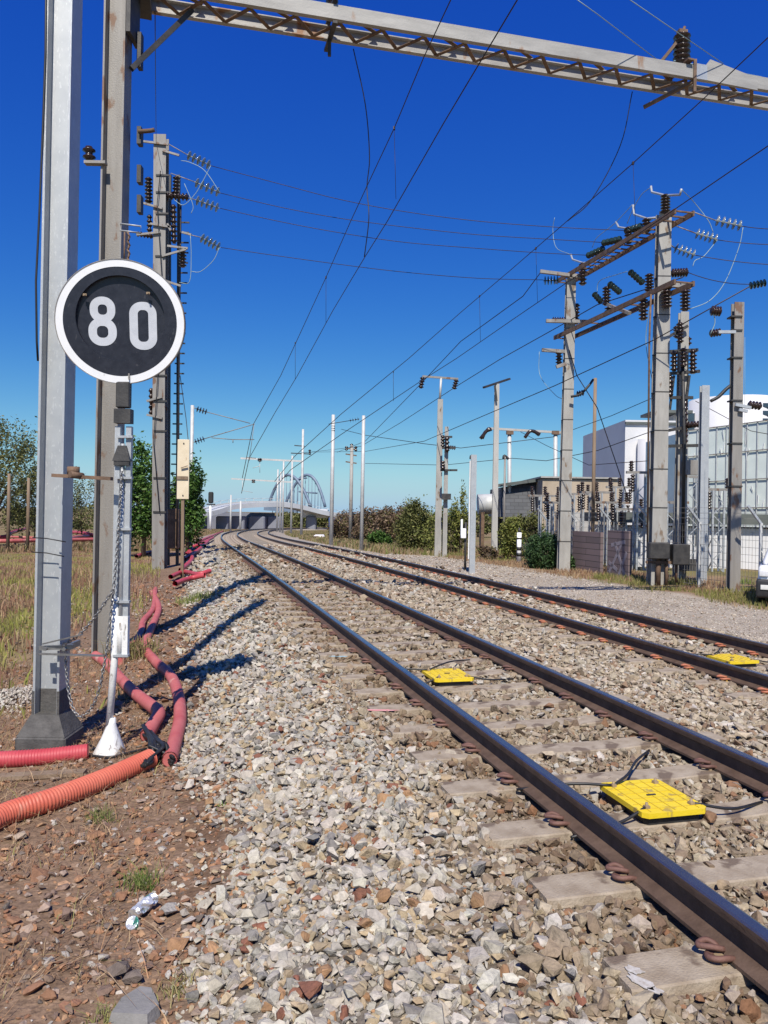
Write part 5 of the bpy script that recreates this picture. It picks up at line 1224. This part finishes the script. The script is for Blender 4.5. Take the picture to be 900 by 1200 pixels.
# glass facade in front
d_ = 48; g = -1.2
t = thing('glass_facade_hall', 'hall with tall frosted glass panels and thin metal framing at the right edge', 'building', (22, d_, g))
a = at(806,505,d_+2); c_ = at(980, 482, d_-4)
b = MB(); zt0, zt1 = a.z, c_.z
b.add([(a.x,a.y,g),(c_.x,c_.y,g),(c_.x,c_.y,zt1),(a.x,a.y,zt0),(a.x,a.y+8,g),(c_.x,c_.y+8,g),(c_.x,c_.y+8,zt1),(a.x,a.y+8,zt0)], [(0,1,2,3),(5,4,7,6),(3,2,6,7),(0,3,7,4),(1,5,6,2)]); b.build('glass_wall', M['glassfacade'], t)
b = MB(); A_ = Vector((a.x,a.y-.06,0)); C2 = Vector((c_.x,c_.y-.06,0))
for i in range(15):
    p = A_.lerp(C2, i/14); b.bar((p.x,p.y,g),(p.x,p.y,zt0+(zt1-zt0)*i/14), .07,.07)
b.build('mullions', M['galv'], t)
b = MB()
for i in range(5):
    q0 = g + (zt0-g)*(i+1)/5; q1 = g + (zt1-g)*(i+1)/5; b.bar((A_.x,A_.y-.08,q0),(C2.x,C2.y-.08,q1), .06,.06)
b.build('transoms', M['galv_rust'], t)
b = MB(); rr = random.Random(4)
for i in range(60):
    p = A_.lerp(C2, rr.uniform(.03,.97)); z_ = rr.uniform(.1,.92)*(zt0-g)+g; b.bar((p.x,p.y-.02,z_),(p.x+rr.uniform(-.1,.1),p.y-.02,z_+rr.uniform(.3,.9)), .02,.09,(0,1,0))
b.build('etched_pattern', M['white'], t)
d_ = 33; g = gzf(12, d_)-.3
t = thing('low_white_annex', 'long low white wall building with a dark grey roof band behind the fence', 'building', (13, d_, g))
b = MB(); bx_px(b, 742, 990, 617, 690, d_, 6, g); b.build('white_wall', M['building_white'], t)
b = MB(); bx_px(b, 734, 995, 600, 617, d_-.4, 7); b.build('roof_band', M['darkroof'], t)
b = MB(); bx_px(b, 815, 822, 624, 640, d_-.03, .1); b.build('window', M['glass'], t)
# ------------------------------------------------------------------ 13. fence
def fence():
    s0, s1 = 15.5, 30.5; n = 6; P_ = []
    for i in range(n+1):
        s = s0 + (s1-s0)*i/n; x, y = path(s, 11.9); P_.append(Vector((float(x), float(y), gzf(float(x), float(y)))))
    t = thing('mesh_fence', 'galvanised wire mesh fence whose posts have slanted tops, along the verge', 'fence', P_[0])
    for i, p in enumerate(P_):
        b = MB(); b.bar(p - Vector((0,0,.1)), p + Vector((0,0,1.95)), .07, .07); b.build('post', M['galv_far'], t)
        nx_ = Vector(path(s0+(s1-s0)*i/n, 11.3)+(0,)) - Vector((p.x, p.y, 0)); nx_ = Vector((float(nx_[0]), float(nx_[1]), 0)).normalized()
        b = MB(); b.bar(p + Vector((0,0,1.93)), p + nx_*.42 + Vector((0,0,2.4)), .06,.06); b.build('slanted_arm', M['galv'], t)
    for i in range(n):
        a, c_ = P_[i], P_[i+1]; b = MB(); L = (c_-a).length
        for k in range(int(L/.12)): q = a.lerp(c_, (k+.5)/int(L/.12)); b.bar(q + Vector((0,0,.08)), q + Vector((0,0,1.88)), .006,.006)
        for k in range(10): zq = .08 + .2*k; b.bar(a + Vector((0,0,zq)), c_ + Vector((0,0,zq)), .008 if k % 3 else .03, .008)
        b.build('mesh_panel', M['galv_rust'], t)
        b = MB()
        for k in range(3): nx_ = Vector((-(c_-a).y, (c_-a).x, 0)).normalized()*(.12+.13*k); b.tube([a + nx_ + Vector((0,0,2.06+.15*k)), c_ + nx_ + Vector((0,0,2.06+.15*k))], .004, 4)
        b.build('top_wires', M['galv_rust'], t)
    return t
fence()
# ------------------------------------------------------------------ 14. parked car at the right edge
pc_ = onground(884, 712); cy0 = pc_.y + .15; cx0 = pc_.x + .10
t = thing('parked_car', 'black and white car cut off by the right edge, number plate facing the tracks', 'car', (cx0+.88, cy0+2, pc_.z))
W, Lc = 1.76, 4.0; zb = pc_.z
def carbox(name, m, x0, x1, y0, y1, z0, z1, tx=0, ty0=0, ty1=0, bev=.05):
    b = MB(); b.add([(cx0+x0,cy0+y0,zb+z0),(cx0+x1,cy0+y0,zb+z0),(cx0+x1,cy0+y1,zb+z0),(cx0+x0,cy0+y1,zb+z0),(cx0+x0+tx,cy0+y0+ty0,zb+z1),(cx0+x1-tx,cy0+y0+ty0,zb+z1),(cx0+x1-tx,cy0+y1-ty1,zb+z1),(cx0+x0+tx,cy0+y1-ty1,zb+z1)], [(3,2,1,0),(4,5,6,7),(0,1,5,4),(1,2,6,5),(2,3,7,6),(3,0,4,7)])
    o = b.build(name, M[m], t); md = o.modifiers.new('b', 'BEVEL'); md.width = bev; md.segments = 3; md.limit_method = 'ANGLE'; o.data.polygons.foreach_set('use_smooth', [True]*len(o.data.polygons)); return o
carbox('bumper', 'carblack', 0, W, 0, .5, .22, .66, 0, -.02, 0, .06)
carbox('body', 'carwhite', .02, W-.02, .06, Lc, .40, .98, .03, .05, .05, .08)
carbox('cabin', 'carwhite', .10, W-.10, .25, Lc-1.2, .975, 1.42, .16, .28, .55, .10)
carbox('rear_window', 'glass', .24, W-.24, .262, .5, 1.02, 1.36, .08, .225, 0, .01)
for x_ in (.10, W-.10): carbox('side_window', 'glass', x_-.012, x_+.012, .75, Lc-1.5, 1.0, 1.34, 0, .15, .3, .005)
carbox('number_plate', 'plate', .10, .10+.40, -.04, -.02, .42, .53, 0, 0, 0, .003)
for x_ in (.06, W-.28): carbox('tail_light', 'lampglass', x_, x_+.20, .03, .15, .72, .86, 0, .02, 0, .02)
for x_ in (.10, W-.10):
    for y_ in (.75, Lc-.8):
        b = MB(); b.lathe([(0,.24),(0.05,.31),(.95,.31),(1,.24)], (cx0+x_-.1, cy0+y_, zb+.31), (cx0+x_+.1, cy0+y_, zb+.31), 24); wh = b.build('wheel', M['rubber'], t)
        b = MB(); b.lathe([(0,.2),(1,.2)], (cx0+x_-.105, cy0+y_, zb+.31), (cx0+x_+.105, cy0+y_, zb+.31), 20); b.build('rim', M['galv'], wh)
ang = math.radians(-27); R2 = Matrix.Rotation(ang, 4, 'Z'); piv = Vector((cx0, cy0, zb)); off = Vector(t.location) - piv
t.location = piv + R2 @ off; t.rotation_euler = (0, 0, ang)
# ------------------------------------------------------------------ 15. distant masts on the left and right of the curve
def far_pole(px, pyb, pyt, wpx, m, label, d=None, shape='o', group='slim masts along the distant curve'):
    d = d or onground(px, pyb).y; f = foot(px, d); r = wpx/900*d
    t = thing('distant_mast', label, 'mast', f, group); b = MB(); b.tube([f - Vector((0,0,.1)), (f.x, f.y, at(px, pyt, d).z)], [r/2, r/2*.85], 8); b.build('column', M[m], t); return t, (lambda x, y, q=0: at(x, y, d+q)), d
t, Q, d_ = far_pole(423.5, 645, 487, 4.6, 'galv_far', 'bright slim round mast nearest on the right side of the curve')
ins(t, Q, [((421,491),(409,493),.12*d_/40,4)], 'disc', 'brown_ins'); b = MB(); b.tube([Q(409,493), Q(385,497)], .02, 5); b.build('tension_wire', M['wire'], t)
t, Q, d_ = far_pole(388, 639, 486, 4.8, 'galv_far', 'bright slim mast left of the nearest one on the right side')
ins(t, Q, [((390.5,498),(390.5,506),.10*d_/40,3)])
t, Q, d_ = far_pole(410.5, 634, 522, 4.5, 'concrete', 'older wooden looking pole with small insulators between two bright masts')
for y_ in (525, 532, 541): b = MB(); b.bar(Q(405,y_), Q(418,y_+2), .1, .12); b.build('crossarm', M['rusty'], t)
ins(t, Q, [((406,523),(406,528),.18,2), ((412,520),(412,525),.18,2), ((417,523),(417,529),.18,2)])
t, Q, d_ = far_pole(353, 629, 503, 3.2, 'galv_far', 'thin mast carrying a long horizontal arm over the left track')
b = MB(); b.bar(Q(282,537), Q(353,540.5), .16, .22); b.build('long_arm', M['galv_far'], t)
b = MB(); b.bar(Q(345,522), Q(357,523), .12, .12); b.bar(Q(341,531), Q(362,532), .12, .12); b.build('crossarm', M['darksteel'], t)
ins(t, Q, [((304.5,537),(304.5,541),.33,2), ((363,533),(363,527),.2,3)])
b = MB(); b.tube([Q(304.5,541), Q(304.5,554)], .035, 5); b.tube([Q(296,548.5), Q(304.5,546)], .04, 5); b.build('drop_arm', M['galv_far'], t)
t, Q, d_ = far_pole(341, 627, 534, 2.6, 'galv_far', 'second thin mast with a horizontal arm, just left of the first')
b = MB(); b.bar(Q(271,561), Q(341,565), .14, .2); b.build('long_arm', M['galv_far'], t)
ins(t, Q, [((297,562),(297,566),.33,2)]); b = MB(); b.tube([Q(284,561), Q(284,575), Q(296,577)], .04, 5); b.build('drop_arm', M['galv_far'], t)
for px, yb, yt, w, lb in ((331,625,540,2.4,'third thin mast counting leftwards from the long-armed mast'), (328,624,553,2.2,'fourth thin mast counting leftwards from the long-armed mast'), (324.5,623,550,2.2,'leftmost thin mast of the right-hand row by the viaduct')):
    far_pole(px, yb, yt, w, 'galv_far', lb)
t, Q, d_ = far_pole(270, 618, 580, 2.4, 'galv_far', 'left one of two short masts standing left of the curve before the viaduct', d=150)
t, Q, d_ = far_pole(281.5, 618, 587, 2.8, 'galv_far', 'right one of two short masts standing left of the curve before the viaduct', d=140)
# mast with cantilever left of the track
dC = 38; fC = foot(222.5, dC); Q = lambda px, py, q=0: at(px, py, dC+q)
t = thing('cantilever_mast', 'slim mast above the green tree with a cantilever reaching over the left track', 'mast', fC)
b = MB(); b.tube([fC, (fC.x, fC.y, Q(225,475).z)], .085, 10); b.build('column', M['galv_far'], t)
ins(t, Q, [((230,479),(243,483),.15,4), ((228,518),(240,514),.15,4)], 'disc', 'brown_ins')
for pts in (((226,477),(230,479)), ((243,483),(293,496)), ((225,519),(228,518)), ((240,514),(298,497)), ((248,513),(272,515)), ((272,515),(298,515)), ((273,515),(273,519))):
    b = MB(); b.tube([Q(*pts[0]), Q(*pts[1])], .022, 6); b.build('cantilever_tube', M['galv_rust'], t)
b = MB(); b.tube([Q(298,496), Q(292,540)], .014, 5); b.tube([Q(289,536), Q(300,537)], .02, 5); b.build('steady_arm', M['galv_rust'], t)
# registration arms far along the wires
d_ = 75; Q = lambda px, py, q=0: at(px, py, d_+q)
# signal
dG = 150; f = foot(246.5, dG); Q = lambda px, py, q=0: at(px, py, dG+q); t = thing('railway_signal', 'railway signal with a black head on a white post before the viaduct', 'signal', f)
b = MB(); b.tube([f, Q(246.6,592)], .22, 8); b.build('post', M['white'], t)
b = MB(); b.box(Q(247.2,583), (1.0,.5,2.2), 0, .2); b.box(Q(247.2,591), (1.6,.6,.25)); b.build('signal_head', M['rubber'], t)
# ------------------------------------------------------------------ 16. viaduct and bowstring arches
t = thing('viaduct', 'curved pale concrete viaduct on thick piers crossing in the distance', 'viaduct', (-45, 245, -6))
pts = [(150,604,225),(228,599.5,240),(262,591.5,250),(300,588.5,258),(340,590,266),(384,600,274),(440,607,285),(520,612,300)]
P_ = smooth_path([at(*p) for p in pts], 8); b = MB(); b2 = MB(); b3 = MB()
for a, c_ in zip(P_, P_[1:]):
    b.bar(a - Vector((0,0,.9)), c_ - Vector((0,0,.9)), 9.0, 1.5); 
    b2.bar(a + Vector((0,-4.6,.05)), c_ + Vector((0,-4.6,.05)), .4, .5)
b.build('deck', M['deck'], t); b2.build('edge_beam', M['galv_far'], t)
for k, (a, c_) in enumerate(zip(P_[::2], P_[2::2])): b3.tube([a + Vector((0,-4.4,1.2)), c_ + Vector((0,-4.4,1.2))], .06, 5); b3.bar(a + Vector((0,-4.4,.3)), a + Vector((0,-4.4,1.3)), .12,.12)
b3.build('railing', M['galv_far'], t)
for px, d_, w_ in ((232,243,5),(262,250,4),(280,255,4.5),(302,259,5.5),(323,263,5),(365,272,3.5),(398,280,3)):
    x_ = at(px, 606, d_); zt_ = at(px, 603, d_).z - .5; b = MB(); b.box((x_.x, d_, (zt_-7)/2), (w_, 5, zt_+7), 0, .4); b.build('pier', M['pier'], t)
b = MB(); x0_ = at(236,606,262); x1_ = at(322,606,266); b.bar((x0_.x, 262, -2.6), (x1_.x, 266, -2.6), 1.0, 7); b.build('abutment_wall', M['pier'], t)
b = MB(); q0 = at(356,596,272); q1 = at(384,596,276); b.bar((q0.x, 270, q0.z-1.5),(q1.x,274,q1.z-1.8), .6,3.2); b.build('white_parapet', M['building_white'], t)
t = thing('arch_bridge', 'blue grey double bowstring arch bridge rising behind the viaduct', 'bridge', at(350,606,320))
dA = 300
for nm, xa, xm, xb, yt, dd in (('arch', 314, 338, 364, 556.5, 0), ('arch', 333, 360, 381, 556.5, 6)):
    P_ = []
    for i in range(25):
        q = i/24; x = (1-q)**2*xa + 2*q*(1-q)*((xm*2-(xa+xb)/2)) + q*q*xb; y = 594 - (594-yt)*4*q*(1-q)**1.0; P_.append(at(x, y, dA+dd-10*q))
    b = MB(); b.tube(P_, .58, 10); b.build('arch_rib', M['arch'], t)
    for i in range(3, 22, 2):
        p = P_[i]; b = MB(); b.tube([p, (p.x, p.y, at(0,596,p.y).z)], .12, 5); b.build('hanger', M['arch'], t)
b = MB(); b.bar(at(312,596,dA), at(384,600,dA), 12, 1.4); b.build('bridge_deck', M['arch'], t)
for (a, c_) in (((350,576),(372,578)),((340,562),(360,560))): b = MB(); b.tube([at(*a, dA), at(*c_, dA)], .35, 6); b.build('cross_brace', M['arch'], t)
# tarpaulin heap and blue container
d_ = base_d(374, 631); f = foot(374, d_); b = MB(); V3, F3 = HULLS[9]; s_ = d_/900
b.add([(f.x + a*10*s_, f.y + c_*1.5, f.z + d3*7*s_ + 2*s_) for a, c_, d3 in V3], [tuple(q) for q in F3]); o = b.build('tarpaulin_heap', M['tarp'], None, loc=f); tag(o, 'pinkish white tarpaulin heap right of the thin masts', 'tarpaulin')
d_ = 160; f = foot(393, d_); b = MB(); b.box((f.x, f.y, f.z+1.6), (2.4,6,3.2), 0, .05)
t = thing('blue_container', 'small blue container under the right end of the viaduct', 'container', f); b.build('container_body', M['blue'], t)
b = MB(); b.box((f.x, f.y-3.03, f.z+1.6), (.08,.06,2.9)); b.build('door_seam', M['darksteel'], t)
for k, (px, py) in enumerate(((291,612),(298,612.5),(310,611),(264,614))):
    d_ = 300; f = foot(px, d_); t = thing('parked_van', ['second small white van from the left under the viaduct', 'third small white van from the left under the viaduct', 'rightmost small white van under the viaduct', 'leftmost small white van near the viaduct'][k], 'van', f, 'tiny vans parked under the viaduct')
    b = MB(); b.box((f.x, f.y, f.z+1.5), (1.9,4.5,1.7), 0, .2); b.box((f.x, f.y, f.z+.7), (1.8,4.6,.5), 0, .1); b.build('body', M['carwhite'], t)
    b = MB(); b.box((f.x, f.y-2.27, f.z+1.8), (1.4,.08,.6)); b.build('window', M['glass'], t)
    for q in (-.75,.75): b = MB(); b.tube([(f.x+q-.12, f.y-1.4, f.z+.35), (f.x+q+.12, f.y-1.4, f.z+.35)], .35, 12); b.build('wheel', M['rubber'], t)
# ------------------------------------------------------------------ 17. vegetation
def shrub_px(name, px, pyt, pyb, hw, d, ncl, per, leaf, cols, w, label, cat='bush', group=None, sig=.16, trunk=.05, low=-.9, dep=None, bark='bark'):
    f = foot(px, d); ztp = at(px, pyt, d).z; zbt = at(px, pyb, d).z; r = hw/900*d
    c_ = (f.x, f.y, (ztp+zbt)/2); return woody(name, f, c_, (r, dep or r*.9, (ztp-zbt)/2), ncl, per, sig, leaf, cols, w, label, cat, group, trunk, low, bark=bark)
W4 = [3,3,2,2]
shrub_px('tree', -12, 478, 630, 60, 50, 110, 120, .10, OLIVE, W4, 'dusty olive tree at the left edge behind the meadow', 'tree', sig=.11, trunk=.22)
shrub_px('bush', 40, 545, 630, 40, 56, 60, 110, .09, OLIVE, W4, 'dark olive bush between the left edge tree and the nearest mast')
shrub_px('bush', 95, 562, 630, 30, 58, 30, 90, .09, OLIVE, W4, 'sparse olive bush seen between the nearest mast and the gantry leg')
shrub_px('tree', 168, 522, 645, 34, 36, 70, 130, .10, GREEN, W4, 'vivid green tree left of the insulator mast', 'tree', sig=.13, trunk=.12)
shrub_px('tree', 219, 540, 650, 22, 37, 55, 120, .10, GREEN, W4, 'vivid green tree behind the cream board', 'tree', sig=.14, trunk=.1)
for px, yt, lb in ((9, 555, 'brown timber post at the left edge'), (32, 560, 'brown timber post just left of the nearest mast')):
    f = foot(px, 42); b = MB(); b.tube([f, (f.x, f.y, at(px, yt, 42).z)], [.10,.08], 8); o = b.build('timber_post', M['wood'], None, loc=f); tag(o, lb, 'post')
# right side, far to near
D4 = [3,3,2,2]
for k, (px, yt, hw, d, cols, lb) in enumerate(((405, 600, 22, 80, BROWNISH, 'brownish thicket just right of the bright slim mast base'), (437, 597, 24, 74, BROWNISH, 'broad brownish thicket in the middle of the right hedge'), (462, 592, 22, 66, BROWNISH, 'tall brownish thicket left of the dark olive bush'), (398, 612, 12, 95, YELLOWG, 'yellowish green bush at the far end of the hedge'))):
    shrub_px('thicket', px, yt, 640, hw, d, 70, 80, .13, cols, D4, lb, 'bush', 'overgrown bushes right of the tracks')
G_ = 'overgrown bushes right of the tracks'
shrub_px('bush', 446, 622, 642, 14, 56, 30, 80, .10, GREEN, W4, 'low fresh green bush below the brownish thickets', group=G_)
shrub_px('bush', 484, 590, 652, 21, 47, 90, 120, .085, OLIVE, W4, 'dense rounded dark olive bush left of the T-shaped mast', group=G_)
shrub_px('bush', 520, 596, 655, 26, 43, 60, 75, .08, YELLOWG, W4, 'loose yellow green bush at the foot of the T-shaped mast', group=G_)
shrub_px('bush', 539, 575, 650, 11, 42, 26, 60, .08, YELLOWG, W4, 'tall airy yellow green shrub beside the galvanised post', group=G_)
shrub_px('bush', 598, 606, 656, 15, 37, 45, 90, .075, YELLOWG, W4, 'yellow green bush between the pale mast and the marker post', group=G_)
shrub_px('bush', 571, 640, 660, 10, 36, 22, 60, .07, BROWNISH, W4, 'low brownish bush at the foot of the pale slanted-top mast', group=G_)
shrub_px('bush', 638, 626, 672, 22, 30.5, 90, 120, .055, [(.04,.085,.03),(.06,.115,.04),(.08,.14,.055),(.03,.06,.025)], W4, 'glossy dark green bush left of the gantry left mast', group=G_)
shrub_px('bush', 674, 650, 675, 10, 29.5, 30, 80, .055, [(.05,.10,.03),(.07,.13,.04),(.09,.15,.055),(.035,.07,.025)], W4, 'small dark green bush right of the gantry left mast', group=G_)
shrub_px('bush', 620, 600, 640, 20, 42, 40, 70, .08, OLIVE, W4, 'olive bush in front of the grey block wall', group=G_)
for k, (px, yt, hw, d, lb) in enumerate(((250, 596, 18, 300, 'distant dark tree left of the viaduct signal'), (200, 590, 30, 200, 'distant tree behind the left verge'), (70, 590, 60, 180, 'distant tree row mass left of the gantry leg'), (410, 604, 20, 240, 'distant tree behind the far end of the hedge'), (300, 604, 14, 330, 'distant greenery seen between the viaduct piers'), (345, 600, 22, 335, 'distant dark tree clump behind the right half of the viaduct'), (378, 603, 16, 330, 'distant tree clump under the right end of the viaduct'), (560, 600, 40, 140, 'distant tree behind the galvanised post'), (690, 600, 60, 120, 'distant tree behind the substation'), (470, 604, 50, 260, 'distant treetops behind the brownish thickets'))):
    shrub_px('tree', px, yt, 625, hw, d, 50, 60, .0016*d+.1, OLIVE, W4, lb, 'tree', 'distant trees', trunk=.2)
# low verge fence on the left far side
t = None
for k in range(5):
    s = 62 + k*9; x, y = path(s, -6.5); f = Vector((float(x), float(y), gzf(float(x), float(y)))); b = MB(); b.bar(f, f+Vector((0,0,1.7)), .12,.12); o = b.build('fence_post', M['concrete'], None, loc=f); tag(o, 'short weathered concrete fence post on the distant left verge', 'post', 'concrete fence posts on the distant left verge')
